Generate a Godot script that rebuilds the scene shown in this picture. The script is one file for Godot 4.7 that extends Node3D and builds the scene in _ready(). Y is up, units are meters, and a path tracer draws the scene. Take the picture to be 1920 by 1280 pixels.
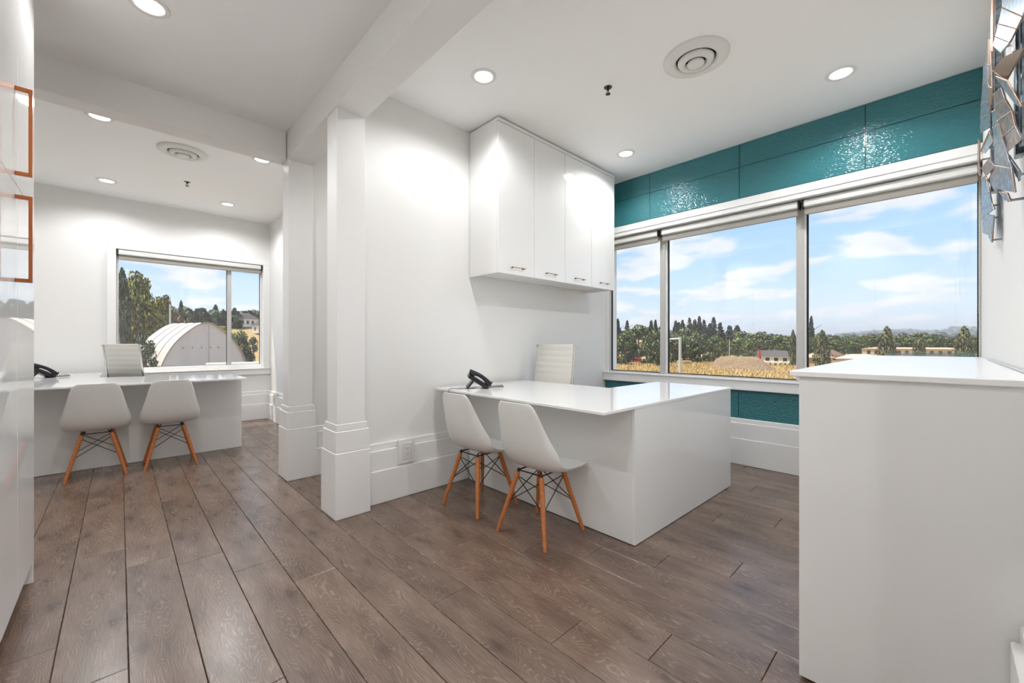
extends Node3D
# A white office: an open hall with a tall gloss cabinet, a desk bay with a wide window, and a second desk bay behind the pillars.
# World: -Z runs along the hall towards the second bay, +X runs towards the wide window, y is up, metres.

var M := {}
var taken := {}
var rng := RandomNumberGenerator.new()

const CEIL := 2.842      # ceiling of both desk bays
const HALL := 2.77       # lower ceiling of the hall
const SOFFIT := 2.561    # underside of the beams
const WALL_Z := -2.704   # face of the wall with the hanging cabinet
const WIN_X := 4.085     # face of the window wall
const ART_Z := 0.18      # face of the wall with the sculpture
const FAR_Z := -6.83     # face of the far window wall
const FAR_X := 1.597     # face of the side wall of the second bay
const GROUND := -5.0     # the land outside

class MB:
	var v := PackedVector3Array()
	var n := PackedVector3Array()
	var uv := PackedVector2Array()
	var ix := PackedInt32Array()
	var t := Transform3D.IDENTITY

	func put(p: Vector3, nn: Vector3, u := Vector2.ZERO) -> int:
		v.append(t * p)
		n.append((t.basis * nn).normalized())
		uv.append(u)
		return v.size() - 1

	func face(pts: Array, uvs := []) -> void:   # corners counter-clockwise seen from outside
		var nn: Vector3 = (pts[1] - pts[0]).cross(pts[2] - pts[0])
		if nn.length() < 1e-12 and pts.size() > 3:
			nn = (pts[2] - pts[0]).cross(pts[3] - pts[0])
		nn = nn.normalized()
		var s := v.size()
		for i in pts.size():
			var q: Vector2 = uvs[i] if uvs.size() else Vector2(0, 0)
			put(pts[i], nn, q)
		for i in range(1, pts.size() - 1):
			ix.append_array([s, s + i + 1, s + i])

	func box(a: Vector3, b: Vector3, bev := 0.0) -> void:
		var lo := Vector3(minf(a.x, b.x), minf(a.y, b.y), minf(a.z, b.z))
		var hi := Vector3(maxf(a.x, b.x), maxf(a.y, b.y), maxf(a.z, b.z))
		var e := minf(bev, 0.45 * minf(hi.x - lo.x, minf(hi.y - lo.y, hi.z - lo.z)))
		# corner points per axis: the three copies of a corner, each on the face across that axis
		var P := func(sx: int, sy: int, sz: int, ax: int) -> Vector3:
			var p := Vector3(hi.x if sx else lo.x, hi.y if sy else lo.y, hi.z if sz else lo.z)
			if ax != 0: p.x += -e if sx else e
			if ax != 1: p.y += -e if sy else e
			if ax != 2: p.z += -e if sz else e
			return p
		face([P.call(1, 0, 0, 0), P.call(1, 1, 0, 0), P.call(1, 1, 1, 0), P.call(1, 0, 1, 0)])
		face([P.call(0, 0, 1, 0), P.call(0, 1, 1, 0), P.call(0, 1, 0, 0), P.call(0, 0, 0, 0)])
		face([P.call(0, 1, 0, 1), P.call(0, 1, 1, 1), P.call(1, 1, 1, 1), P.call(1, 1, 0, 1)])
		face([P.call(0, 0, 1, 1), P.call(0, 0, 0, 1), P.call(1, 0, 0, 1), P.call(1, 0, 1, 1)])
		face([P.call(0, 0, 1, 2), P.call(1, 0, 1, 2), P.call(1, 1, 1, 2), P.call(0, 1, 1, 2)])
		face([P.call(1, 0, 0, 2), P.call(0, 0, 0, 2), P.call(0, 1, 0, 2), P.call(1, 1, 0, 2)])
		if e <= 0.0:
			return
		var c := (lo + hi) / 2.0
		for i in 4:
			var s0 := i & 1
			var s1 := (i >> 1) & 1
			out_face([P.call(0, s0, s1, 1), P.call(1, s0, s1, 1), P.call(1, s0, s1, 2), P.call(0, s0, s1, 2)], c)
			out_face([P.call(s0, 0, s1, 0), P.call(s0, 1, s1, 0), P.call(s0, 1, s1, 2), P.call(s0, 0, s1, 2)], c)
			out_face([P.call(s0, s1, 0, 0), P.call(s0, s1, 1, 0), P.call(s0, s1, 1, 1), P.call(s0, s1, 0, 1)], c)
		for i in 8:
			out_face([P.call(i & 1, (i >> 1) & 1, (i >> 2) & 1, 0), P.call(i & 1, (i >> 1) & 1, (i >> 2) & 1, 1), P.call(i & 1, (i >> 1) & 1, (i >> 2) & 1, 2)], c)

	func out_face(pts: Array, c: Vector3) -> void:   # turned away from c
		var nn: Vector3 = (pts[1] - pts[0]).cross(pts[2] - pts[0])
		if nn.dot(pts[0] - c) < 0.0:
			pts.reverse()
		face(pts)

	func prism(poly: PackedVector2Array, y0: float, y1: float, bev := 0.0) -> void:   # a flat outline in x and z, raised along y
		var p := poly.duplicate()
		if not Geometry2D.is_polygon_clockwise(p):
			p.reverse()
		var k := p.size()
		var inset := PackedVector2Array()
		for i in k:
			var a := (p[i] - p[(i + k - 1) % k]).normalized()
			var b := (p[(i + 1) % k] - p[i]).normalized()
			var na := Vector2(-a.y, a.x)
			var nb := Vector2(-b.y, b.x)
			var m := (na + nb) / maxf(1e-6, 1.0 + na.dot(nb))
			inset.append(p[i] + m * bev)
		var test := Geometry2D.triangulate_polygon(inset)
		var area := func(q: PackedVector2Array) -> float:
			var s := 0.0
			for i in q.size():
				s += q[i].cross(q[(i + 1) % q.size()])
			return absf(s)
		if bev > 0.0 and area.call(inset) > area.call(p):
			for i in k:
				inset[i] = p[i] * 2.0 - inset[i]
		var ctr := Vector2.ZERO
		for q in p:
			ctr += q / k
		var rings := [[p, y0], [p, y1 - bev], [inset, y1]] if bev > 0.0 else [[p, y0], [p, y1]]
		for r in rings.size() - 1:
			for i in k:
				var j := (i + 1) % k
				var a: Vector2 = rings[r][0][i]
				var b: Vector2 = rings[r][0][j]
				var c: Vector2 = rings[r + 1][0][j]
				var d: Vector2 = rings[r + 1][0][i]
				var pts := [Vector3(a.x, rings[r][1], a.y), Vector3(b.x, rings[r][1], b.y), Vector3(c.x, rings[r + 1][1], c.y), Vector3(d.x, rings[r + 1][1], d.y)]
				var e := (p[j] - p[i]).normalized()
				var o := Vector3(e.y, 0, -e.x)   # one of the two sides of this edge
				var mid := (p[i] + p[j]) / 2.0 + Vector2(o.x, o.z) * 0.0005
				if Geometry2D.is_point_in_polygon(mid, p):
					o = -o
				var nn: Vector3 = (pts[1] - pts[0]).cross(pts[2] - pts[0])
				if nn.dot(o) < 0.0:
					pts.reverse()
				face(pts)
		for top in [false, true]:
			var q: PackedVector2Array = rings[-1][0] if top else rings[0][0]
			var y: float = rings[-1][1] if top else rings[0][1]
			var tri := Geometry2D.triangulate_polygon(q)
			for i in range(0, tri.size(), 3):
				var pts := [Vector3(q[tri[i]].x, y, q[tri[i]].y), Vector3(q[tri[i + 1]].x, y, q[tri[i + 1]].y), Vector3(q[tri[i + 2]].x, y, q[tri[i + 2]].y)]
				var nn: Vector3 = (pts[1] - pts[0]).cross(pts[2] - pts[0])
				if (nn.y > 0.0) != top:
					pts.reverse()
				face(pts)

	func tube(path: Array, radius, seg := 10, caps := true) -> void:   # radius: a number or one per point
		var k := path.size()
		var up := Vector3.UP
		var first: Vector3 = (path[1] - path[0]).normalized()
		if absf(first.dot(up)) > 0.9:
			up = Vector3.RIGHT
		var side := first.cross(up).normalized()
		var start := v.size()
		for i in k:
			var d: Vector3 = (path[mini(i + 1, k - 1)] - path[maxi(i - 1, 0)]).normalized()
			side = (side - d * side.dot(d)).normalized()
			var other := d.cross(side)
			var r: float = radius[i] if radius is Array else radius
			for j in seg + 1:
				var a := TAU * j / seg
				var o := side * cos(a) + other * sin(a)
				put(path[i] + o * r, o, Vector2(float(j) / seg, float(i) / (k - 1)))
		for i in k - 1:
			for j in seg:
				var a := start + i * (seg + 1) + j
				var b := a + seg + 1
				ix.append_array([a, b, a + 1, a + 1, b, b + 1])
		if caps:
			for e in 2:
				var at: Vector3 = path[0] if e == 0 else path[-1]
				var d: Vector3 = (path[0] - path[1]).normalized() if e == 0 else (path[-1] - path[-2]).normalized()
				var c := put(at, d)
				var s := v.size()
				var row := start + (0 if e == 0 else (k - 1) * (seg + 1))
				for j in seg + 1:
					v.append(v[row + j])
					n.append((t.basis * d).normalized())
					uv.append(Vector2.ZERO)
				for j in seg:
					if e == 0:
						ix.append_array([c, s + j, s + j + 1])
					else:
						ix.append_array([c, s + j + 1, s + j])

	func lathe(profile: Array, seg := 32, smooth := false) -> void:   # Vector2(radius, y), from the bottom up along the outside
		for i in profile.size() - 1:
			var a: Vector2 = profile[i]
			var b: Vector2 = profile[i + 1]
			var e := (b - a).normalized()
			var na := Vector2(e.y, -e.x)
			var nb := na
			if smooth:
				if i > 0:
					var e0: Vector2 = (a - profile[i - 1]).normalized()
					na = (na + Vector2(e0.y, -e0.x)).normalized()
				if i < profile.size() - 2:
					var e1: Vector2 = (profile[i + 2] - b).normalized()
					nb = (nb + Vector2(e1.y, -e1.x)).normalized()
			var s := v.size()
			for j in seg + 1:
				var an := TAU * j / seg
				var c := cos(an)
				var w := sin(an)
				put(Vector3(a.x * c, a.y, a.x * w), Vector3(na.x * c, na.y, na.x * w))
				put(Vector3(b.x * c, b.y, b.x * w), Vector3(nb.x * c, nb.y, nb.x * w))
			for j in seg:
				var q := s + j * 2
				ix.append_array([q, q + 2, q + 1, q + 1, q + 2, q + 3])

	func sheet(rows: Array, thick: float) -> void:   # a smooth sheet with thickness: rows of points, equal lengths; the back lies against the normal
		var h: int = rows.size()
		var w: int = rows[0].size()
		var nn := []
		for i in h:
			var r := []
			for j in w:
				var du: Vector3 = rows[i][mini(j + 1, w - 1)] - rows[i][maxi(j - 1, 0)]
				var dv: Vector3 = rows[mini(i + 1, h - 1)][j] - rows[maxi(i - 1, 0)][j]
				var q := du.cross(dv)
				r.append(q.normalized() if q.length() > 1e-9 else Vector3.UP)
			nn.append(r)
		for side in 2:
			var s := v.size()
			for i in h:
				for j in w:
					var sg := 1.0 if side == 0 else -1.0
					put(rows[i][j] + nn[i][j] * (thick * 0.5 * sg), nn[i][j] * sg, Vector2(float(j) / (w - 1), float(i) / (h - 1)))
			for i in h - 1:
				for j in w - 1:
					var a := s + i * w + j
					if side == 0:
						ix.append_array([a, a + w, a + 1, a + 1, a + w, a + w + 1])
					else:
						ix.append_array([a, a + 1, a + w, a + 1, a + w + 1, a + w])
		var rim := []
		for j in w: rim.append([0, j])
		for i in range(1, h): rim.append([i, w - 1])
		for j in range(w - 2, -1, -1): rim.append([h - 1, j])
		for i in range(h - 2, 0, -1): rim.append([i, 0])
		var mid := Vector3.ZERO
		for q in rim:
			mid += rows[q[0]][q[1]] / rim.size()
		var s2 := v.size()
		for q in rim:
			var p: Vector3 = rows[q[0]][q[1]]
			var m: Vector3 = nn[q[0]][q[1]]
			var o := (p - mid).normalized()
			o = (o - m * o.dot(m)).normalized()
			put(p + m * thick * 0.5, (o + m * 0.4).normalized())
			put(p + o * thick * 0.3, o)
			put(p - m * thick * 0.5, (o - m * 0.4).normalized())
		for i in rim.size():
			var a := s2 + i * 3
			var b := s2 + ((i + 1) % rim.size()) * 3
			ix.append_array([a, b, a + 1, a + 1, b, b + 1, a + 1, b + 1, a + 2, a + 2, b + 1, b + 2])

	func mesh() -> ArrayMesh:
		var a := []
		a.resize(Mesh.ARRAY_MAX)
		a[Mesh.ARRAY_VERTEX] = v
		a[Mesh.ARRAY_NORMAL] = n
		a[Mesh.ARRAY_TEX_UV] = uv
		a[Mesh.ARRAY_INDEX] = ix
		var m := ArrayMesh.new()
		m.add_surface_from_arrays(Mesh.PRIMITIVE_TRIANGLES, a)
		return m

func numbered(called: String) -> String:
	var k: int = taken.get(called, 0)
	taken[called] = k + 1
	return called if k == 0 else "%s_%03d" % [called, k]

func part_name(parent: Node, called: String) -> String:
	var key := "%d/%s" % [parent.get_instance_id(), called]
	var k: int = taken.get(key, 0)
	taken[key] = k + 1
	return called if k == 0 else "%s_%03d" % [called, k]

func tag(o: Node3D, label := "", category := "", group := "", kind := "") -> void:
	if label: o.set_meta("label", label)
	if category: o.set_meta("category", category)
	if group: o.set_meta("group", group)
	if kind: o.set_meta("kind", kind)

func thing(called: String, label: String, category: String, at := Vector3.ZERO, turn := 0.0, group := "") -> Node3D:
	var o := Node3D.new()
	o.name = numbered(called)
	add_child(o, true)
	o.position = at
	o.rotation.y = turn
	tag(o, label, category, group)
	return o

func put_mesh(m: Mesh, called: String, mat: Material, parent: Node) -> MeshInstance3D:
	var o := MeshInstance3D.new()
	o.name = numbered(called) if parent == self else part_name(parent, called)
	o.mesh = m
	o.material_override = mat
	o.cast_shadow = GeometryInstance3D.SHADOW_CASTING_SETTING_ON
	parent.add_child(o, true)
	return o

func part(b: MB, called: String, mat: Material, parent: Node) -> MeshInstance3D:
	return put_mesh(b.mesh(), called, mat, parent)

func box_part(lo: Vector3, hi: Vector3, called: String, mat: Material, parent: Node, bev := 0.0015) -> MeshInstance3D:
	var b := MB.new()
	b.box(lo, hi, bev)
	return part(b, called, mat, parent)

func struct(called: String, label := "") -> Node3D:   # a piece of the setting that has parts
	var o := Node3D.new()
	o.name = numbered(called)
	add_child(o, true)
	tag(o, label, "", "", "structure")
	return o

func copy_of(o: Node3D, label: String) -> Node3D:
	var base := String(o.name)
	if base.length() > 4 and base.substr(base.length() - 3).is_valid_int() and base[base.length() - 4] == "_":
		base = base.substr(0, base.length() - 4)
	var c: Node3D = o.duplicate()
	c.name = numbered(base)
	add_child(c, true)
	if label: c.set_meta("label", label)
	return c

func rot(ax: Vector3, deg: float) -> Basis:
	return Basis(ax, deg_to_rad(deg))

func mat(called: String, c: Color, rough := 0.6, metal := 0.0) -> StandardMaterial3D:
	var m := StandardMaterial3D.new()
	m.resource_name = called
	m.albedo_color = c
	m.roughness = rough
	m.metallic = metal
	M[called] = m
	return m

func noise(seed_: int, freq: float, octaves := 3) -> FastNoiseLite:
	var f := FastNoiseLite.new()
	f.seed = seed_
	f.noise_type = FastNoiseLite.TYPE_SIMPLEX_SMOOTH
	f.frequency = freq
	f.fractal_type = FastNoiseLite.FRACTAL_FBM
	f.fractal_octaves = octaves
	return f

func noise_tex(seed_: int, freq: float, octaves: int, normal := false, strength := 4.0, size := 512) -> NoiseTexture2D:
	var x := NoiseTexture2D.new()
	x.width = size
	x.height = size
	x.seamless = true
	x.noise = noise(seed_, freq, octaves)
	x.as_normal_map = normal
	x.bump_strength = strength
	return x

func ramp_tex(seed_: int, freq: float, octaves: int, dark: Color, light: Color, size := 512) -> NoiseTexture2D:
	var x := noise_tex(seed_, freq, octaves, false, 4.0, size)
	var g := Gradient.new()
	g.set_color(0, dark)
	g.set_color(1, light)
	x.color_ramp = g
	return x

func plank_image(k: int) -> Image:
	# one board of brown-grey oak print: long fibres, flame grain bent round knots, pale pores
	var w := 160
	var h := 960
	var d := PackedByteArray()
	d.resize(w * h * 3)
	var r := RandomNumberGenerator.new()
	r.seed = 900 + k
	var bend := noise(31 + k, 1.0, 3)
	var fibre := noise(61 + k, 1.0, 2)
	var blot := noise(91 + k, 1.0, 2)
	var knots := []
	for i in r.randi_range(1, 3):
		knots.append([r.randf_range(0.03, 0.156), r.randf_range(0.08, 1.05), r.randf_range(0.5, 1.0)])
	var mid := r.randf_range(0.05, 0.13)
	var lean := r.randf_range(-0.04, 0.04)
	var rise := r.randf_range(0.9, 1.8) * (1.0 if r.randf() < 0.5 else -1.0)
	var tone := -0.09 + 0.18 * fposmod(k * 0.618, 1.0)
	var lo := Vector3(0.33, 0.265, 0.225)
	var hi := Vector3(0.72, 0.63, 0.565)
	for y in h:
		var py := float(y) / h * 1.13
		var c := mid + lean * sin(py * 3.0 + k)
		for x in w:
			var px := float(x) / w * 0.186
			var q := px - c
			var g := q * q * 190.0 + py * rise + 0.8 * bend.get_noise_2d(px * 7.0, py * 1.7)
			var dark := 0.0
			for kn in knots:
				var dx: float = (px - kn[0]) * 30.0
				var dy: float = (py - kn[1]) * 11.0
				var e := exp(-(dx * dx + dy * dy))
				g += 1.1 * kn[2] * e
				dark += kn[2] * (0.75 * exp(-(dx * dx * 5.0 + dy * dy * 5.0)) + 0.28 * e)
			var ring := fposmod(g * 7.5, 1.0)
			var line := smoothstep(0.55, 0.95, ring) * (1.0 - smoothstep(0.95, 1.0, ring))
			var fib := fibre.get_noise_2d(px * 620.0, py * 8.0)
			var b := blot.get_noise_2d(px * 7.0, py * 2.2)
			var s := 0.40 + tone + 0.18 * b + 0.24 * fib + 0.33 * line * (0.7 + 0.8 * fib) - 0.34 * dark
			s = clampf(s, 0.0, 1.0)
			var o := (y * w + x) * 3
			d[o] = int(255.0 * lerpf(lo.x, hi.x, s))
			d[o + 1] = int(255.0 * lerpf(lo.y, hi.y, s))
			d[o + 2] = int(255.0 * lerpf(lo.z, hi.z, s))
	return Image.create_from_data(w, h, false, Image.FORMAT_RGB8, d)

func make_materials() -> void:
	var m: StandardMaterial3D
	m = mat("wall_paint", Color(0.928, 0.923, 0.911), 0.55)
	m.normal_enabled = true
	m.normal_texture = noise_tex(3, 0.06, 4, true, 1.2)
	m.normal_scale = 0.12
	m.uv1_triplanar = true
	m.uv1_world_triplanar = true
	m.uv1_scale = Vector3(2.5, 2.5, 2.5)
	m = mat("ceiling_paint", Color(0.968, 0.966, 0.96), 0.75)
	m = mat("trim_paint", Color(0.945, 0.942, 0.934), 0.38)
	m = mat("gloss_white", Color(0.94, 0.938, 0.93), 0.022)
	m = mat("panel_white", Color(0.93, 0.927, 0.917), 0.12)
	m = mat("quartz_white", Color(0.955, 0.953, 0.945), 0.05)
	m = mat("counter_white", Color(0.965, 0.963, 0.957), 0.24)
	m = mat("carcass_edge", Color(0.8, 0.79, 0.77), 0.3)
	m = mat("shell_plastic", Color(0.91, 0.905, 0.89), 0.4)
	m = mat("beech_wood", Color(0.73, 0.43, 0.22), 0.45)
	var grain := ramp_tex(17, 0.03, 4, Color(0.66, 0.36, 0.17), Color(0.82, 0.53, 0.3))
	m.albedo_color = Color.WHITE
	m.albedo_texture = grain
	m.uv1_triplanar = true
	m.uv1_scale = Vector3(14, 1.6, 14)
	m = mat("black_steel", Color(0.045, 0.043, 0.042), 0.38)
	m = mat("screw_metal", Color(0.75, 0.7, 0.64), 0.3, 1.0)
	m = mat("chrome", Color(0.86, 0.86, 0.86), 0.12, 1.0)
	m = mat("copper", Color(0.68, 0.41, 0.25), 0.3, 1.0)
	m = mat("rose_metal", Color(0.72, 0.56, 0.47), 0.3, 1.0)
	m = mat("aluminium", Color(0.78, 0.775, 0.76), 0.4, 0.1)
	m = mat("gasket_black", Color(0.06, 0.06, 0.065), 0.6)
	m = mat("blind_cassette", Color(0.87, 0.865, 0.85), 0.4)
	m = mat("blind_fabric", Color(0.6, 0.585, 0.555), 0.85)
	m = mat("plastic_black", Color(0.035, 0.037, 0.045), 0.32)
	m = mat("plastic_grey", Color(0.55, 0.57, 0.6), 0.3)
	m = mat("screen_grey", Color(0.42, 0.46, 0.5), 0.15)
	m = mat("leather_white", Color(0.85, 0.84, 0.81), 0.42)
	m = mat("outlet_white", Color(0.9, 0.895, 0.88), 0.3)
	m = mat("slot_black", Color(0.05, 0.05, 0.05), 0.6)
	m = mat("vent_white", Color(0.89, 0.885, 0.87), 0.4)
	m = mat("subfloor", Color(0.16, 0.12, 0.1), 0.9)
	m = mat("lamp_lens", Color(0.95, 0.95, 0.94), 0.3)
	m.emission_enabled = true
	m.emission = Color(1.0, 0.985, 0.96)
	m.emission_energy_multiplier = 4.0
	m = mat("fill_panel_lens", Color(0.95, 0.95, 0.95), 0.4)  # glowing face of the added fill lights behind the camera
	m.emission_enabled = true
	m.emission = Color(1.0, 0.99, 0.98)
	m.emission_energy_multiplier = 2.5
	m = mat("tile_glaze", Color(0.215, 0.465, 0.49), 0.13)
	m = mat("grout", Color(0.12, 0.24, 0.26), 0.8)
	m = mat("pane", Color(1, 1, 1, 0.02), 0.0)
	m.transparency = BaseMaterial3D.TRANSPARENCY_ALPHA
	for k in 8:
		m = mat("plank_%d" % k, Color(0.93, 0.905, 0.885), 0.26)
		m.metallic_specular = 0.62
		m.albedo_texture = ImageTexture.create_from_image(plank_image(k))
		m.texture_repeat = true
	for k in 4:
		var tint: Color = [Color(0.56, 0.66, 0.70), Color(0.62, 0.63, 0.64), Color(0.66, 0.60, 0.57), Color(0.58, 0.63, 0.66)][k]
		m = mat("art_metal_%d" % k, tint, 0.36, 0.8)
		m.albedo_color = Color.WHITE
		m.albedo_texture = ramp_tex(40 + k, 0.012, 4, tint * Color(0.72, 0.7, 0.7), tint * Color(1.25, 1.25, 1.28))
		m.uv1_triplanar = true
		m.uv1_scale = Vector3(5, 5, 5)
	m = mat("art_copper", Color(0.68, 0.55, 0.46), 0.35, 0.85)

func sky_image() -> Image:
	# pale summer sky: blue overhead, whiter towards the horizon, broken flat-based cumulus in bands all round
	var w := 2048
	var h := 1024
	var f := PackedFloat32Array()
	f.resize(w * h * 3)
	var big := noise(12, 1.0, 5)
	var soft := noise(77, 1.0, 3)
	# clouds in the view, as in the photograph: azimuth and height in degrees, half width, half height, strength
	var seen := [[83.0, 13.2, 4.6, 1.5, 0.9], [68.5, 9.6, 9.0, 1.6, 0.85], [60.0, 7.0, 4.5, 0.9, 0.6], [86.0, 6.6, 9.5, 1.1, 0.6], [61.0, 4.6, 6.0, 0.7, 0.4], [76.0, 7.2, 5.0, 0.5, 0.4], [58.0, 10.5, 2.2, 0.8, 0.6], [90.0, 9.0, 3.0, 0.4, 0.5], [2.5, 8.0, 3.5, 1.1, 0.8], [8.5, 6.8, 3.5, 0.9, 0.75], [5.0, 4.4, 4.0, 0.7, 0.6], [0.5, 5.2, 1.5, 0.6, 0.7], [12.0, 6.2, 2.0, 0.8, 0.6], [73.0, 13.5, 3.0, 0.8, 0.5], [-14.0, 7.0, 6.0, 1.2, 0.8], [25.0, 8.0, 7.0, 1.3, 0.8], [42.0, 6.0, 6.0, 1.0, 0.8], [108.0, 9.0, 8.0, 1.4, 0.8], [130.0, 7.0, 8.0, 1.3, 0.8]]
	for y in h:
		var el := PI * (0.5 - (y + 0.5) / h)
		if el < -0.02:
			for i in w * 3:
				f[y * w * 3 + i] = 0.34
			continue
		var up := maxf(sin(el), 0.0)
		var t := clampf(up, 0.0, 1.0)
		var base := Vector3(0.76, 0.88, 0.96).lerp(Vector3(0.47, 0.72, 0.98), smoothstep(0.0, 0.22, t))
		base = base.lerp(Vector3(0.27, 0.52, 0.98), smoothstep(0.18, 0.9, t))
		var deg := rad_to_deg(el)
		for x in w:
			var az := TAU * ((x + 0.5) / w - 0.5)   # 0 looks along -Z, grows towards +X
			var dx := sin(az) * cos(el)
			var dz := -cos(az) * cos(el)
			var k := 1.0 / (up + 0.16)
			var p := Vector3(dx * k * 1.5, up * 9.0, dz * k * 1.5)
			var c := big.get_noise_3dv(p) + 0.16
			var cover := smoothstep(0.10, 0.36, c) * 0.75
			var fine := big.get_noise_3d(dx * 16.0, up * 30.0, dz * 16.0)
			var lit := 1.0
			if deg < 18.0:
				var azd := rad_to_deg(az)
				for s in seen:
					var u: float = (azd - s[0]) / s[2]
					if absf(u) > 1.6:
						continue
					var v: float = (deg - s[1]) / s[3]
					if v < 0.0:
						v *= 1.5
					var e := 1.0 - sqrt(u * u + v * v) + 1.15 * fine
					cover = maxf(cover, smoothstep(0.05, 0.42, e) * s[4])
					lit = minf(lit, 1.0 if e < 0.0 else 0.45 + 0.9 * (v + 0.5) + 0.8 * fine)
			var shade := 0.5 + 0.5 * soft.get_noise_3d(dx * 9.0, up * 22.0, dz * 9.0) + 0.45 * fine
			var white := Vector3(0.68, 0.74, 0.86).lerp(Vector3(1.0, 0.99, 0.99), clampf(minf(shade + 0.25, lit), 0.0, 1.0))
			var q := base.lerp(white, cover)
			var o := (y * w + x) * 3
			f[o] = q.x
			f[o + 1] = q.y
			f[o + 2] = q.z
	return Image.create_from_data(w, h, false, Image.FORMAT_RGBF, f.to_byte_array())

func setup_view() -> void:
	var cam := Camera3D.new()
	cam.name = "camera"
	add_child(cam)
	cam.position = Vector3(0, 1.1, 0)
	cam.rotation_degrees = Vector3(0, -43.705, 0)
	cam.near = 0.05
	cam.far = 6000.0
	cam.projection = Camera3D.PROJECTION_FRUSTUM
	cam.size = 2.0 * cam.near * 640.0 / 769.8
	cam.frustum_offset = Vector2(0.0, cam.near * 2.5 / 769.8)
	cam.current = true
	var env := Environment.new()
	env.background_mode = Environment.BG_SKY
	var sky := Sky.new()
	var pan := PanoramaSkyMaterial.new()
	pan.panorama = ImageTexture.create_from_image(sky_image())
	sky.sky_material = pan
	env.sky = sky
	env.tonemap_mode = Environment.TONE_MAPPER_LINEAR
	env.tonemap_exposure = 1.12
	env.sdfgi_enabled = true
	env.ssao_enabled = true
	env.ssil_enabled = true
	env.volumetric_fog_enabled = true
	env.volumetric_fog_density = 0.0
	var we := WorldEnvironment.new()
	we.name = "world_environment"
	we.environment = env
	add_child(we)
	var sun := DirectionalLight3D.new()
	sun.name = "sun"
	sun.light_color = Color(1.0, 0.96, 0.9)
	sun.light_energy = 1.6
	sun.light_angular_distance = 0.55
	sun.shadow_enabled = true
	add_child(sun)
	sun.look_at_from_position(Vector3.ZERO, Vector3(0.33, -1.0, 0.31), Vector3.UP)

func lamp(at: Vector3, label: String, energy: float) -> void:   # a recessed round ceiling lamp with its light just below the glowing lens
	var o := thing("ceiling_downlight", label, "downlight", at, 0.0, "round recessed downlights")
	var b := MB.new()
	b.lathe([Vector2(0.058, -0.002), Vector2(0.062, -0.006), Vector2(0.078, -0.006), Vector2(0.084, -0.0005), Vector2(0.084, 0.001)], 40)
	part(b, "trim_ring", M.vent_white, o)
	var c := MB.new()
	c.lathe([Vector2(0.0, -0.004), Vector2(0.045, -0.0035), Vector2(0.0585, -0.002), Vector2(0.0585, 0.001), Vector2(0.0, 0.001)], 40, false)
	part(c, "lamp_lens", M.lamp_lens, o)
	var l := SpotLight3D.new()
	l.name = "lamp_light"
	l.spot_angle = 80.0
	l.spot_angle_attenuation = 0.55
	l.spot_range = 14.0
	l.spot_attenuation = 2.0
	l.light_size = 0.045
	l.light_energy = energy
	l.light_color = Color(0.985, 0.99, 1.0)
	l.shadow_enabled = true
	o.add_child(l, true)
	l.position = Vector3(0, -0.012, 0)
	l.rotation_degrees = Vector3(-90, 0, 0)

func panel(at: Vector3, label: String, energy: float) -> void:   # an added fill light, out of view: frame, glowing face, area light below
	var o := thing("added_fill_panel", label, "ceiling light", at, 0.0, "added fill light panels")
	box_part(Vector3(-0.61, -0.022, -0.31), Vector3(0.61, -0.0005, 0.31), "panel_frame", M.vent_white, o, 0.003)
	box_part(Vector3(-0.585, -0.026, -0.285), Vector3(0.585, -0.0215, 0.285), "lamp_lens", M.fill_panel_lens, o, 0.001)
	var l := AreaLight3D.new()
	l.name = "fill_light"
	l.area_size = Vector2(1.15, 0.55)
	l.area_normalize_energy = true
	l.light_energy = energy
	l.light_color = Color(0.985, 0.99, 1.0)
	l.shadow_enabled = true
	l.area_range = 14.0
	l.area_attenuation = 2.0
	o.add_child(l, true)
	l.position = Vector3(0, -0.03, 0)
	l.rotation_degrees = Vector3(-90, 0, 0)

func plank_mesh(len_: float, wid: float, flip: int, v0: float, cache: Dictionary) -> Mesh:
	var key := "%.3f %.3f %d %.2f" % [len_, wid, flip, v0]
	if cache.has(key):
		return cache[key]
	var b := MB.new()
	var e := 0.0019
	var hx := wid / 2.0 - 0.001
	var hz := len_ / 2.0 - 0.001
	var v1 := v0 + len_ / 1.13
	var U := func(x: float, z: float) -> Vector2:
		var u := x / wid + 0.5
		var w := lerpf(v0, v1, z / len_ + 0.5)
		return Vector2(1.0 - u if flip & 1 else u, 1.0 - w if flip & 2 else w)
	var top := [Vector3(-hx + e, 0, -hz + e), Vector3(-hx + e, 0, hz - e), Vector3(hx - e, 0, hz - e), Vector3(hx - e, 0, -hz + e)]
	var rim := [Vector3(-hx, -e, -hz), Vector3(-hx, -e, hz), Vector3(hx, -e, hz), Vector3(hx, -e, -hz)]
	var uvs := []
	for p in top: uvs.append(U.call(p.x, p.z))
	b.face(top, uvs)
	for i in 4:
		var j := (i + 1) % 4
		b.face([top[j], top[i], rim[i], rim[j]], [uvs[j], uvs[i], uvs[i], uvs[j]])
		var lo_i: Vector3 = rim[i] + Vector3(0, -0.007, 0)
		var lo_j: Vector3 = rim[j] + Vector3(0, -0.007, 0)
		b.face([rim[j], rim[i], lo_i, lo_j], [uvs[j], uvs[i], uvs[i], uvs[j]])
	cache[key] = b.mesh()
	return cache[key]

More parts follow.
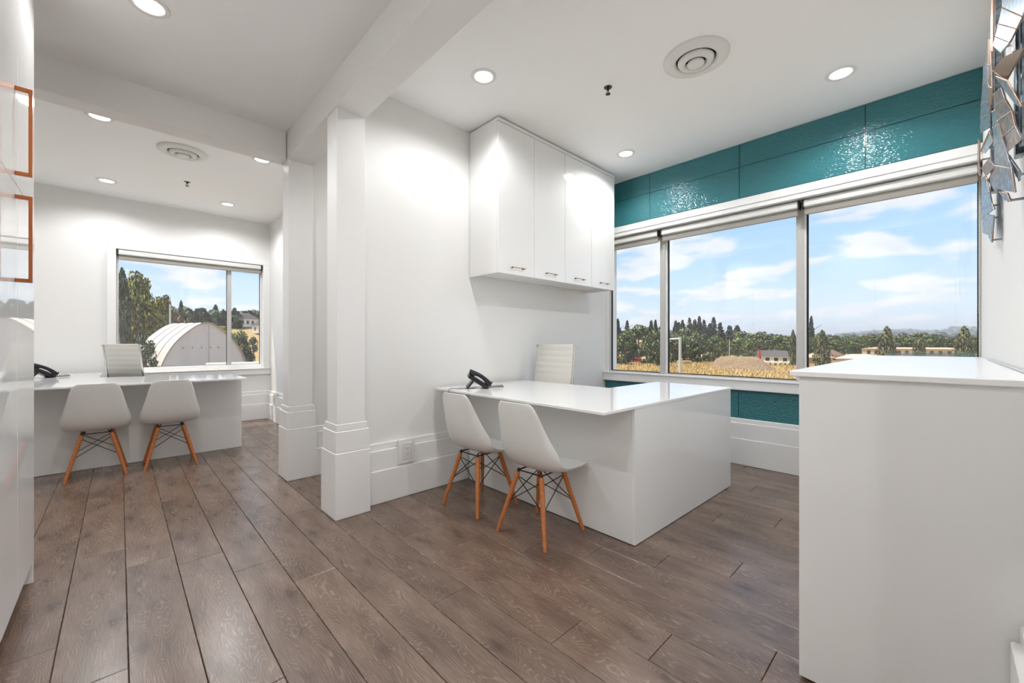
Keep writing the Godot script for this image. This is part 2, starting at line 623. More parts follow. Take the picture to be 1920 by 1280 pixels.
func build_floor() -> void:
	var f := struct("floor", "brown-grey oak plank floor")
	box_part(Vector3(-3.1, -0.12, -6.95), Vector3(4.2, -0.0085, 5.2), "subfloor", M.subfloor, f, 0.0)
	box_part(Vector3(-3.02, -0.0085, 1.33), Vector3(-0.352, 0.0, 5.1), "floor_field", M.plank_0, f, 0.0)
	var cache := {}
	var r := RandomNumberGenerator.new()
	r.seed = 41
	# where the end joints of each row lie, row 0 starts at x = 0.022
	var joint := {-2: -2.208, -1: -1.902, 0: -2.754, 1: -2.614, 2: -2.342, 3: -2.051, 4: -1.764, 5: -1.481, 6: -0.987, 7: -0.704, 8: -0.406, 9: -1.266, 10: -0.975, 11: -0.687, 12: -0.4, 13: -1.27, 14: -0.977, 15: -0.69, 16: -0.4, 17: -1.27, 18: -0.982, 19: -0.69, 20: -0.4, 21: -1.2}
	var pitch := 0.1862
	var L := 1.118
	for k in range(-16, 22):
		var x0 := 0.022 + pitch * k
		var x1 := x0 + pitch
		if x1 > 4.075:
			x1 = 4.075
		if x1 - x0 < 0.02:
			continue
		var lo := -6.82
		var hi := 5.09
		if x0 < -0.4: hi = -2.3
		if x0 > 1.0: hi = 0.17
		if x0 > 1.56: lo = -3.62
		var j: float = joint.get(k, -2.2 - 0.29 * k)
		var z := j + ceilf((lo - j) / L) * L
		var a := lo
		while a < hi - 0.01:
			var e := minf(z, hi)
			if e - a > 0.012:
				var n := e - a
				var full: bool = absf(n - L) < 0.004
				var m := plank_mesh(L if full else snappedf(n, 0.001), x1 - x0, r.randi() % 4, 0.0 if full else snappedf(r.randf() * 0.3, 0.05), cache)
				var o := put_mesh(m, "plank", M["plank_%d" % (r.randi() % 8)], f)
				o.position = Vector3((x0 + x1) / 2.0, 0, (a + e) / 2.0)
			a = e
			z += L

func base_run(p: Node3D, a: Vector2, b: Vector2, out: Vector2, hs := [0.225, 0.36, 0.405], ts := [0.05, 0.035, 0.018]) -> void:
	# three stepped boards along the foot of a wall face from a to b (x, z); out points into the room
	var names := ["base_board", "middle_board", "cap_board"]
	var y := 0.0
	for i in 3:
		var lo := Vector3(minf(a.x, b.x), y, minf(a.y, b.y))
		var hi := Vector3(maxf(a.x, b.x), hs[i], maxf(a.y, b.y))
		var o: Vector3 = Vector3(out.x, 0, out.y) * ts[i]
		box_part(Vector3(minf(lo.x, lo.x + o.x), lo.y, minf(lo.z, lo.z + o.z)), Vector3(maxf(hi.x, hi.x + o.x), hi.y, maxf(hi.z, hi.z + o.z)), names[i], M.trim_paint, p, 0.004)
		y = hs[i]

func column(called: String, label: String, z0: float, z1: float) -> void:
	# a square pillar on a stepped plinth
	var o := struct(called, label)
	box_part(Vector3(0.96, 0.0, z0), Vector3(1.187, 0.413, z1), "plinth", M.trim_paint, o, 0.004)
	box_part(Vector3(0.964, 0.413, z0 + 0.018), Vector3(1.179, 0.547, z1 - 0.005), "middle_plinth", M.trim_paint, o, 0.004)
	box_part(Vector3(0.969, 0.547, z0 + 0.045), Vector3(1.168, 0.592, z1 - 0.01), "cap_plinth", M.trim_paint, o, 0.004)
	box_part(Vector3(0.974, 0.592, z0 + 0.075), Vector3(1.155, SOFFIT + 0.01, z1 - 0.014), "shaft", M.trim_paint, o, 0.003)

func build_shell() -> void:
	var w: Material = M.wall_paint
	var c := struct("ceiling", "plain white painted ceiling")
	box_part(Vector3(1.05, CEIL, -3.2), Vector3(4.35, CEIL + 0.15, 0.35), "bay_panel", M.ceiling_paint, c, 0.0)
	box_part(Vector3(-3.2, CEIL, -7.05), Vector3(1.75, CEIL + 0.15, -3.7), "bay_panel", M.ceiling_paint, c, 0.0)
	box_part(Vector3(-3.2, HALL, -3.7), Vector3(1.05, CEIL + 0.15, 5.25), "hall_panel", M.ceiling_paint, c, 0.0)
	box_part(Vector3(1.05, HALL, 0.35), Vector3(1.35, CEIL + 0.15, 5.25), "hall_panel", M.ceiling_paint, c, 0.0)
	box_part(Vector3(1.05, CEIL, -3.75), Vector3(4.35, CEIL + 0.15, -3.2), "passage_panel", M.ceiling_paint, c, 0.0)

	var b := struct("trim_1", "long white ceiling beam running from pillar to pillar above the hall edge")
	box_part(Vector3(0.962, SOFFIT, -3.752), Vector3(1.157, CEIL + 0.1, 5.1), "beam", M.wall_paint, b, 0.003)
	b = struct("trim_2", "white ceiling beam across the mouth of the second bay")
	box_part(Vector3(-3.1, SOFFIT, -3.752), Vector3(0.958, CEIL + 0.1, -3.594), "beam", M.wall_paint, b, 0.003)
	column("trim_3", "white square pillar on a stepped plinth at the end of the cabinet wall", -2.83, -2.578)
	column("trim_4", "white square pillar on a stepped plinth at the corner of the second bay", -3.832, -3.58)

	var s := struct("wall_middle", "white wall behind the hanging cabinet")
	box_part(Vector3(1.12, 0, -2.82), Vector3(4.2, CEIL + 0.05, WALL_Z), "wall_panel", w, s, 0.0)
	s = struct("wall_partition", "white partition beside the second bay")
	box_part(Vector3(1.12, 0, -3.75), Vector3(4.2, CEIL + 0.05, -3.63), "wall_panel", w, s, 0.0)
	s = struct("wall_right", "white wall with the metal sculpture")
	box_part(Vector3(1.157, 0, ART_Z), Vector3(4.25, CEIL + 0.05, ART_Z + 0.14), "wall_panel", w, s, 0.0)
	s = struct("wall_rear", "white wall behind the camera")
	box_part(Vector3(-3.2, 0, 5.1), Vector3(1.4, CEIL + 0.05, 5.25), "wall_panel", w, s, 0.0)
	box_part(Vector3(1.157, 0, ART_Z + 0.14), Vector3(1.3, CEIL + 0.05, 5.1), "wall_panel", w, s, 0.0)
	s = struct("wall_left", "white wall along the left of the hall and the second bay")
	box_part(Vector3(-1.1, 0, -2.9), Vector3(-0.92, CEIL + 0.05, 1.33), "wall_panel", w, s, 0.0)
	box_part(Vector3(-3.2, 0, 1.2), Vector3(-1.1, CEIL + 0.05, 1.33), "wall_panel", w, s, 0.0)
	box_part(Vector3(-3.2, 0, 1.33), Vector3(-3.02, CEIL + 0.05, 5.1), "wall_panel", w, s, 0.0)
	box_part(Vector3(-3.2, 0, -7.0), Vector3(-3.02, CEIL + 0.05, -2.75), "wall_panel", w, s, 0.0)
	box_part(Vector3(-3.02, 0, -2.9), Vector3(-1.1, CEIL + 0.05, -2.75), "wall_panel", w, s, 0.0)
	s = struct("wall_side", "white side wall of the second bay")
	box_part(Vector3(FAR_X, 0, -7.0), Vector3(FAR_X + 0.13, CEIL + 0.05, -3.75), "wall_panel", w, s, 0.0)
	s = struct("wall_far", "white wall round the second bay window")
	box_part(Vector3(-3.1, 0, FAR_Z - 0.15), Vector3(-0.03, CEIL + 0.05, FAR_Z), "wall_panel", w, s, 0.0)
	box_part(Vector3(1.505, 0, FAR_Z - 0.15), Vector3(FAR_X + 0.1, CEIL + 0.05, FAR_Z), "wall_panel", w, s, 0.0)
	box_part(Vector3(-0.03, 0, FAR_Z - 0.15), Vector3(1.505, 0.735, FAR_Z), "wall_panel", w, s, 0.0)
	box_part(Vector3(-0.03, 2.225, FAR_Z - 0.15), Vector3(1.505, CEIL + 0.05, FAR_Z), "wall_panel", w, s, 0.0)

	s = struct("wall_front", "window wall with bands of teal rippled tiles")
	box_part(Vector3(WIN_X + 0.012, 0, -2.8), Vector3(4.25, 0.75, 0.3), "wall_panel", w, s, 0.0)
	box_part(Vector3(WIN_X, 0.75, -2.8), Vector3(4.25, 2.3, -2.655), "wall_panel", w, s, 0.0)
	box_part(Vector3(3.945, 2.37, -2.8), Vector3(4.25, CEIL + 0.05, 0.3), "wall_panel", w, s, 0.0)
	box_part(Vector3(4.06, 2.25, -2.8), Vector3(4.25, 2.37, 0.3), "wall_panel", w, s, 0.0)
	box_part(Vector3(3.9405, 2.37, -2.72), Vector3(3.945, CEIL, 0.2), "grout", M.grout, s, 0.0)
	box_part(Vector3(WIN_X + 0.0085, 0.39, -2.72), Vector3(WIN_X + 0.012, 0.70, 0.2), "grout", M.grout, s, 0.0)
	# tiles: above the window two courses, below it one
	ripple = noise(5, 1.0, 2)
	ripple_bend = noise(8, 1.0, 1)
	for row in [[2.6415, CEIL - 0.001, 3.932, -2.07, 0], [2.368, 2.6365, 3.932, -2.07, 1], [0.402, 0.68, WIN_X, -2.125, 2]]:
		var z: float = row[3] - 0.8425
		while z < 0.178:
			var z0 := maxf(z + 0.0025, -2.703)
			var z1 := minf(z + 0.8425 - 0.0025, 0.179)
			if z1 - z0 > 0.02:
				tile(s, row[2], row[0], row[1], z0, z1, row[4])
			z += 0.8425

	# stepped skirting
	var k := struct("baseboard_middle", "tall stepped white skirting under the hanging cabinet")
	base_run(k, Vector2(1.18, WALL_Z), Vector2(4.04, WALL_Z), Vector2(0, 1))
	k = struct("baseboard_front", "tall stepped white skirting under the wide window")
	base_run(k, Vector2(WIN_X + 0.012, -2.66), Vector2(WIN_X + 0.012, ART_Z), Vector2(-1, 0), [0.237, 0.378, 0.415], [0.045, 0.037, 0.028])
	k = struct("baseboard_partition", "tall stepped white skirting in the opening between the pillars")
	base_run(k, Vector2(1.18, -3.63), Vector2(4.15, -3.63), Vector2(0, 1))
	k = struct("baseboard_far", "tall stepped white skirting under the second bay window")
	base_run(k, Vector2(-3.0, FAR_Z), Vector2(FAR_X, FAR_Z), Vector2(0, 1))
	k = struct("baseboard_side", "tall stepped white skirting on the side wall of the second bay")
	base_run(k, Vector2(FAR_X, FAR_Z + 0.05), Vector2(FAR_X, -3.75), Vector2(-1, 0))
	k = struct("baseboard_right", "tall stepped white skirting next to the white reception counter")
	base_run(k, Vector2(1.16, ART_Z), Vector2(1.605, ART_Z), Vector2(0, -1), [0.225, 0.36, 0.405], [0.075, 0.062, 0.046])

var ripple: FastNoiseLite
var ripple_bend: FastNoiseLite

func ripple_height(y: float, z: float) -> float:
	# pressed scales lying lengthways: short flat waves
	var bend := 0.012 * ripple_bend.get_noise_2d(z * 12.0, y * 12.0)
	var s := ripple.get_noise_2d((z + bend) * 24.0, (y + bend * 0.6) * 78.0)
	return 0.0022 * (1.0 - absf(s) * 1.9)

func tile(parent: Node3D, x: float, y0: float, y1: float, z0: float, z1: float, row: int) -> void:
	# a pressed tile: a rippled glazed face and a plain edge
	var b := MB.new()
	var e := 0.002
	var dx := 0.0085
	var oy := row * 3.7
	var ny := maxi(2, int((y1 - y0) / 0.0034))
	var nz := maxi(2, int((z1 - z0) / 0.0075))
	var start := b.v.size()
	for i in ny + 1:
		var y := lerpf(y0, y1, float(i) / ny)
		for j in nz + 1:
			var z := lerpf(z0, z1, float(j) / nz)
			var edge := minf(minf(y - y0, y1 - y), minf(z - z0, z1 - z))
			var fade := smoothstep(0.0, 0.004, edge)
			var h := ripple_height(y + oy, z) * fade
			var gy := (ripple_height(y + oy + 0.0012, z) - ripple_height(y + oy - 0.0012, z)) / 0.0024 * fade
			var gz := (ripple_height(y + oy, z + 0.0025) - ripple_height(y + oy, z - 0.0025)) / 0.005 * fade
			b.put(Vector3(x - h + (e if edge <= 0.0 else 0.0), y, z), Vector3(-1.0, -gy, -gz))
	for i in ny:
		for j in nz:
			var p := start + i * (nz + 1) + j
			var q := p + nz + 1
			b.ix.append_array([p, q, p + 1, p + 1, q, q + 1])
	var rim := [Vector3(x + dx, y0, z0), Vector3(x + dx, y1, z0), Vector3(x + dx, y1, z1), Vector3(x + dx, y0, z1)]
	var c := Vector3(x + 0.05, (y0 + y1) / 2.0, (z0 + z1) / 2.0)
	var near := [Vector3(x + e, y0, z0), Vector3(x + e, y1, z0), Vector3(x + e, y1, z1), Vector3(x + e, y0, z1)]
	for i in 4:
		var j := (i + 1) % 4
		b.out_face([near[i], near[j], rim[j], rim[i]], c)
	part(b, "tile", M.tile_glaze, parent)

func build_windows() -> void:
	# wide window: three panes between grey mullions
	var w := struct("window_1", "wide window of three panes in grey metal frames")
	var gx := 4.13
	box_part(Vector3(4.04, 0.675, -2.70), Vector3(4.062, 0.772, ART_Z), "sill_apron", M.trim_paint, w, 0.003)
	box_part(Vector3(4.03, 0.758, -2.70), Vector3(4.13, 0.774, ART_Z), "sill_board", M.trim_paint, w, 0.003)
	box_part(Vector3(3.945, 2.262, -2.70), Vector3(3.975, 2.37, ART_Z), "header_casing", M.trim_paint, w, 0.003)
	box_part(Vector3(3.936, 2.30, -2.70), Vector3(3.950, 2.366, ART_Z), "header_fascia", M.trim_paint, w, 0.003)
	box_part(Vector3(3.975, 2.262, -2.70), Vector3(4.09, 2.285, ART_Z), "header_soffit", M.trim_paint, w, 0.0)
	box_part(Vector3(4.095, 0.774, -2.66), Vector3(4.16, 0.784, ART_Z), "frame_rail", M.aluminium, w, 0.001)
	box_part(Vector3(4.095, 2.18, -2.66), Vector3(4.16, 2.25, ART_Z), "frame_rail", M.aluminium, w, 0.001)
	box_part(Vector3(4.095, 0.784, -2.66), Vector3(4.16, 2.18, -2.645), "frame_post", M.aluminium, w, 0.001)
	box_part(Vector3(4.095, 0.784, 0.17), Vector3(4.16, 2.18, 0.179), "frame_post", M.aluminium, w, 0.001)
	for m in [[-2.036, -1.966], [-0.84, -0.773]]:
		box_part(Vector3(4.09, 0.784, m[0]), Vector3(4.16, 2.2, m[1] - 0.014), "mullion", M.aluminium, w, 0.001)
		box_part(Vector3(4.10, 0.784, m[1] - 0.014), Vector3(4.15, 2.2, m[1]), "glazing_bead", M.trim_paint, w, 0.001)
	var edges := [[-2.645, -2.036], [-1.966, -0.84], [-0.773, 0.17]]
	for p in edges:
		box_part(Vector3(gx - 0.003, 0.784, p[0]), Vector3(gx + 0.003, 2.2, p[1]), "pane", M.pane, w, 0.0)
		var g := MB.new()
		g.box(Vector3(gx - 0.006, 0.784, p[0]), Vector3(gx + 0.006, 0.792, p[1]))
		g.box(Vector3(gx - 0.006, 0.792, p[0]), Vector3(gx + 0.006, 2.2, p[0] + 0.012))
		g.box(Vector3(gx - 0.006, 0.792, p[1] - 0.006), Vector3(gx + 0.006, 2.2, p[1]))
		part(g, "gasket", M.gasket_black, w)

	# second bay window: two panes
	w = struct("window_2", "second bay window of two panes with white casing")
	var gz := -6.9
	box_part(Vector3(-0.11, 0.735, FAR_Z), Vector3(-0.03, 2.225, FAR_Z + 0.03), "side_casing", M.trim_paint, w, 0.004)
	box_part(Vector3(1.505, 0.735, FAR_Z), Vector3(FAR_X, 2.225, FAR_Z + 0.03), "side_casing", M.trim_paint, w, 0.004)
	box_part(Vector3(-0.11, 2.225, FAR_Z), Vector3(FAR_X, 2.305, FAR_Z + 0.03), "header_casing", M.trim_paint, w, 0.004)
	box_part(Vector3(-0.11, 0.647, FAR_Z), Vector3(FAR_X, 0.735, FAR_Z + 0.03), "sill_apron", M.trim_paint, w, 0.004)
	box_part(Vector3(-0.11, 0.724, FAR_Z - 0.07), Vector3(FAR_X, 0.737, FAR_Z + 0.045), "sill_board", M.trim_paint, w, 0.003)
	box_part(Vector3(-0.03, 0.737, gz - 0.03), Vector3(1.505, 0.79, gz + 0.03), "frame_rail", M.trim_paint, w, 0.002)
	box_part(Vector3(-0.03, 2.12, gz - 0.03), Vector3(1.505, 2.225, gz + 0.03), "frame_rail", M.aluminium, w, 0.002)
	box_part(Vector3(-0.03, 0.79, gz - 0.03), Vector3(-0.008, 2.12, gz + 0.03), "frame_post", M.aluminium, w, 0.002)
	box_part(Vector3(1.483, 0.79, gz - 0.03), Vector3(1.505, 2.12, gz + 0.03), "frame_post", M.trim_paint, w, 0.002)
	box_part(Vector3(1.083, 0.79, gz - 0.03), Vector3(1.132, 2.12, gz + 0.03), "mullion", M.aluminium, w, 0.002)
	for p in [[-0.008, 1.083], [1.132, 1.483]]:
		box_part(Vector3(p[0], 0.79, gz - 0.003), Vector3(p[1], 2.12, gz + 0.003), "pane", M.pane, w, 0.0)
		var g := MB.new()
		g.box(Vector3(p[1] - 0.006, 0.79, gz - 0.006), Vector3(p[1], 2.12, gz + 0.006))
		part(g, "gasket", M.gasket_black, w)

func blind(label: String, at: Vector3, turn: float, len_: float) -> Node3D:
	# a drawn-up roller blind: rounded cassette, a hand of cloth, a hem bar and end brackets; local x runs along the window, z into the room
	var o := thing("roller_blind", label, "blind", at, turn, "drawn-up grey roller blinds")
	var h := len_ / 2.0
	var b := MB.new()
	b.box(Vector3(-h + 0.012, -0.058, -0.03), Vector3(h - 0.012, 0.0, 0.03), 0.008)
	part(b, "cassette", M.blind_cassette, o)
	b = MB.new()
	b.box(Vector3(-h + 0.016, -0.095, 0.0), Vector3(h - 0.016, -0.05, 0.006), 0.001)
	part(b, "cloth", M.blind_fabric, o)
	b = MB.new()
	b.box(Vector3(-h + 0.016, -0.118, -0.004), Vector3(h - 0.016, -0.094, 0.01), 0.004)
	part(b, "hem_bar", M.blind_fabric, o)
	for s in [-1, 1]:
		b = MB.new()
		b.box(Vector3(s * (h - 0.012), -0.064, -0.034), Vector3(s * h, 0.002, 0.034), 0.003)
		part(b, "end_bracket", M.gasket_black, o)
	return o

# wall sculpture: strips of folded metal plates; each row is the far edge and the near edge of a fold
const ART := [
	["0", [[2.020, 2.234, 0.135, 1.700, 2.010, 0.162], [2.030, 2.167, 0.132, 1.760, 1.978, 0.151], [2.050, 2.129, 0.126, 1.800, 1.970, 0.144], [2.070, 2.100, 0.121, 1.860, 1.967, 0.136], [2.100, 2.089, 0.117, 1.980, 2.000, 0.127]]],
	["c", [[2.020, 1.972, 0.113, 1.920, 1.885, 0.134], [1.980, 1.985, 0.130, 1.740, 1.886, 0.152]]],
	["1", [[1.980, 1.934, 0.118, 1.840, 1.853, 0.130], [1.840, 1.782, 0.146, 1.780, 1.744, 0.152]]],
	["2", [[2.050, 1.904, 0.116, 1.950, 1.881, 0.126], [2.040, 1.860, 0.117, 1.920, 1.832, 0.131], [2.020, 1.807, 0.123, 1.860, 1.768, 0.140], [1.980, 1.736, 0.131, 1.820, 1.710, 0.143], [1.950, 1.676, 0.134, 1.780, 1.658, 0.151]]],
	["3", [[2.150, 1.887, 0.118, 2.050, 1.855, 0.122], [2.130, 1.825, 0.119, 2.000, 1.788, 0.126], [2.100, 1.757, 0.120, 1.950, 1.720, 0.129], [2.080, 1.683, 0.121, 1.860, 1.602, 0.140], [2.060, 1.601, 0.121, 1.820, 1.522, 0.143]]],
	["1", [[2.040, 1.584, 0.127, 1.940, 1.552, 0.137], [1.980, 1.540, 0.135, 1.920, 1.522, 0.142]]],
	["0", [[1.920, 1.662, 0.137, 1.820, 1.578, 0.151], [1.900, 1.610, 0.144, 1.840, 1.557, 0.151]]],
	["c", [[2.450, 2.495, 0.133, 2.380, 2.451, 0.135], [2.450, 2.236, 0.131, 2.380, 2.195, 0.134]]],
	["c", [[2.750, 2.433, 0.140, 2.650, 2.380, 0.144], [2.750, 2.321, 0.140, 2.630, 2.258, 0.144], [2.720, 2.214, 0.141, 2.620, 2.158, 0.145], [2.720, 2.145, 0.140, 2.630, 2.094, 0.142]]],
	["3", [[3.050, 2.451, 0.141, 2.860, 2.369, 0.147], [3.060, 2.362, 0.138, 2.860, 2.284, 0.147], [3.080, 2.278, 0.134, 2.800, 2.178, 0.152], [3.080, 2.210, 0.132, 2.820, 2.124, 0.150], [3.080, 2.137, 0.131, 2.830, 2.066, 0.149]]],
	["0", [[3.020, 2.028, 0.130, 2.740, 2.024, 0.144], [2.980, 2.001, 0.142, 2.680, 1.952, 0.151]]],
	["c", [[3.200, 2.147, 0.129, 3.120, 2.118, 0.132], [3.200, 2.043, 0.127, 3.120, 2.012, 0.131], [3.180, 1.959, 0.130, 3.100, 1.930, 0.133]]],
	["2", [[3.000, 1.939, 0.132, 2.760, 1.907, 0.143], [2.920, 1.877, 0.142, 2.660, 1.841, 0.156]]],
	["1", [[2.860, 1.840, 0.145, 2.640, 1.826, 0.155], [2.800, 1.806, 0.149, 2.620, 1.718, 0.156]]],
	["0", [[3.020, 1.898, 0.132, 2.850, 1.859, 0.139], [3.010, 1.815, 0.133, 2.740, 1.756, 0.145], [3.000, 1.743, 0.134, 2.700, 1.695, 0.149], [2.990, 1.700, 0.135, 2.660, 1.662, 0.154]]],
	["3", [[3.060, 1.788, 0.133, 2.960, 1.733, 0.139], [3.040, 1.705, 0.136, 2.840, 1.656, 0.144], [3.020, 1.633, 0.137, 2.680, 1.545, 0.150]]],
	["0", [[2.900, 1.699, 0.141, 2.680, 1.639, 0.154], [2.800, 1.567, 0.145, 2.700, 1.528, 0.149]]],
]

func build_lights() -> void:
	var E := 1.05
	for a in [[1.722, -2.07, "round ceiling downlight before the hanging cabinet, nearest the long beam"], [3.37, -0.45, "round ceiling downlight near the teal tiles and the sculpture wall"], [3.37, -2.01, "round ceiling downlight between the hanging cabinet and the teal tiles"], [1.722, -0.45, "round ceiling downlight above the end of the reception counter"]]:
		lamp(Vector3(a[0], CEIL, a[1]), a[2], E)
	for a in [[-0.11, -4.48, "round ceiling downlight behind the cross beam, on the tall cabinet side"], [0.98, -4.47, "round ceiling downlight behind the cross beam, next to the pillar"], [-0.1, -6.2, "round ceiling downlight by the far wall, on the tall cabinet side"], [0.98, -6.2, "round ceiling downlight by the far wall, over the right end of the window"], [-1.7, -4.48, "round ceiling downlight deep in the second bay"], [-1.7, -6.2, "round ceiling downlight in the hidden corner of the second bay"]]:
		lamp(Vector3(a[0], CEIL, a[1]), a[2], E)
	for a in [[0.106, -2.71, "round downlight in the lower hall ceiling, beside the tall cabinet"], [0.106, -0.9, "round downlight in the hall ceiling between the cabinet and the counter"], [0.106, 0.9, "round downlight in the hall ceiling, next but one to the pillars"]]:
		lamp(Vector3(a[0], HALL, a[1]), a[2], E)
	var where := ["by the rear wall on the window side", "in the middle of the window side", "by the hall on the window side", "by the rear wall on the hall side", "in the middle of the hall side", "by the hall on the hall side"]
	for i in 2:   # added fill lights behind the camera, to soften light on surfaces facing it
		for k in 3:
			panel(Vector3(-2.36 + 1.34 * i, HALL, 4.4 - 1.15 * k), "added flat rectangular fill light out of view behind the camera, " + String(where[i * 3 + k]), 1.2)
	lamp(Vector3(2.2, CEIL, -3.2), "added unseen round downlight in the passage between the two pillars", E)  # added lamp, out of view, to brighten the otherwise unlit passage

# ---------------------------------------------------------------- chairs
func shell_row(s: float) -> Array:
	# s runs 0..1 from the top of the back to the front lip; returns forward x, height y, half width, how far the edges stand in from the middle
	var keys := [
		[0.00, -0.232, 0.772, 0.105, 0.012], [0.05, -0.231, 0.752, 0.128, 0.018], [0.14, -0.224, 0.700, 0.147, 0.030], [0.28, -0.208, 0.612, 0.166, 0.050],
		[0.40, -0.190, 0.535, 0.184, 0.066], [0.50, -0.165, 0.468, 0.200, 0.074], [0.58, -0.130, 0.418, 0.206, 0.066], [0.66, -0.080, 0.385, 0.204, 0.046],
		[0.75, 0.000, 0.372, 0.201, 0.027], [0.85, 0.100, 0.376, 0.199, 0.014], [0.93, 0.180, 0.384, 0.190, 0.005], [0.97, 0.220, 0.384, 0.172, 0.000], [1.00, 0.238, 0.370, 0.135, -0.004]]
	for i in keys.size() - 1:
		if s <= keys[i + 1][0]:
			var t: float = (s - keys[i][0]) / (keys[i + 1][0] - keys[i][0])
			var r := []
			for c in range(1, 5):
				var p0: float = keys[maxi(i - 1, 0)][c]
				var p1: float = keys[i][c]
				var p2: float = keys[i + 1][c]
				var p3: float = keys[mini(i + 2, keys.size() - 1)][c]
				var d1: float = (p2 - p0) / maxf(1e-4, keys[i + 1][0] - keys[maxi(i - 1, 0)][0]) * (keys[i + 1][0] - keys[i][0])
				var d2: float = (p3 - p1) / maxf(1e-4, keys[mini(i + 2, keys.size() - 1)][0] - keys[i][0]) * (keys[i + 1][0] - keys[i][0])
				var h := t * t * (3.0 - 2.0 * t)
				r.append(lerpf(p1, p2, h) + (t * t * t - 2.0 * t * t + t) * d1 + (t * t * t - t * t) * d2)
			return r
	return keys[-1].slice(1)

func build_shell_chair(label: String) -> Node3D:
	var o := thing("shell_chair", label, "chair", Vector3.ZERO, 0.0, "white shell chairs on wooden dowel legs")
	var rows := []
	var n := 44
	for i in n + 1:
		var s := float(i) / n
		var a := shell_row(s)
		var b := shell_row(minf(s + 0.01, 1.0))
		var c := shell_row(maxf(s - 0.01, 0.0))
		var tan := Vector2(b[0] - c[0], b[1] - c[1]).normalized()
		var nrm := Vector2(-tan.y, tan.x)   # towards the sitter
		var row := []
		for j in 25:
			var u := (j - 12) / 12.0
			var lift: float = a[3] * pow(absf(u), 2.3)
			row.append(Vector3(a[0] + nrm.x * lift, a[1] + nrm.y * lift, a[2] * sin(u * PI / 2.0 * 0.92) / sin(PI / 2.0 * 0.92)))
		rows.append(row)
	var b2 := MB.new()
	b2.sheet(rows, 0.0075)
	part(b2, "shell", M.shell_plastic, o)
	var tops := []
	var feet := []
	for sx in [-1, 1]:
		for sz in [-1, 1]:
			var top := Vector3(sx * 0.098, 0.352, sz * 0.088)
			var foot := Vector3(sx * 0.178, 0.0, sz * 0.178)
			tops.append(top)
			feet.append(foot)
			var dir := (top - foot).normalized()
			var leg := MB.new()
			leg.tube([foot, foot + dir * 0.004, foot.lerp(top, 0.3), foot.lerp(top, 0.62), top - dir * 0.012, top], [0.0088, 0.0105, 0.0125, 0.0142, 0.0145, 0.0125], 14)
			var lg := part(leg, "leg", M.beech_wood, o)
			var cap := MB.new()
			cap.tube([top - dir * 0.014, top + dir * 0.018], [0.0105, 0.0085], 10)
			part(cap, "leg_cap", M.black_steel, lg)
			for f in [0.62, 0.79]:
				var sc := MB.new()
				var at := foot.lerp(top, f)
				var side := Vector3(sx, 0.15, sz * 0.6).normalized()
				sc.tube([at + side * 0.0125, at + side * 0.0152], [0.0042, 0.0036], 8)
				part(sc, "screw", M.screw_metal, lg)
	# wire brace: on each of the four sides two crossing pairs of rods, and the ring under the seat
	var w := MB.new()
	for pair in [[0, 1], [2, 3], [0, 2], [1, 3]]:
		for d in [0, 1]:
			var p: int = pair[d]
			var q: int = pair[1 - d]
			var a: Vector3 = feet[p].lerp(tops[p], 0.93)
			var b: Vector3 = feet[q].lerp(tops[q], 0.5)
			w.tube([a, b], 0.0028, 6)
	part(w, "wire_brace", M.black_steel, o)
	var ring := MB.new()
	for pair in [[0, 1], [2, 3], [0, 2], [1, 3]]:
		ring.tube([tops[pair[0]] + Vector3(0, 0.008, 0), tops[pair[1]] + Vector3(0, 0.008, 0)], 0.004, 6)
	for p in 4:
		ring.tube([tops[p] + Vector3(0, 0.006, 0), Vector3(tops[p].x * 0.75, 0.372, tops[p].z * 0.75)], 0.0045, 6)
	part(ring, "seat_bracket", M.black_steel, o)
	return o

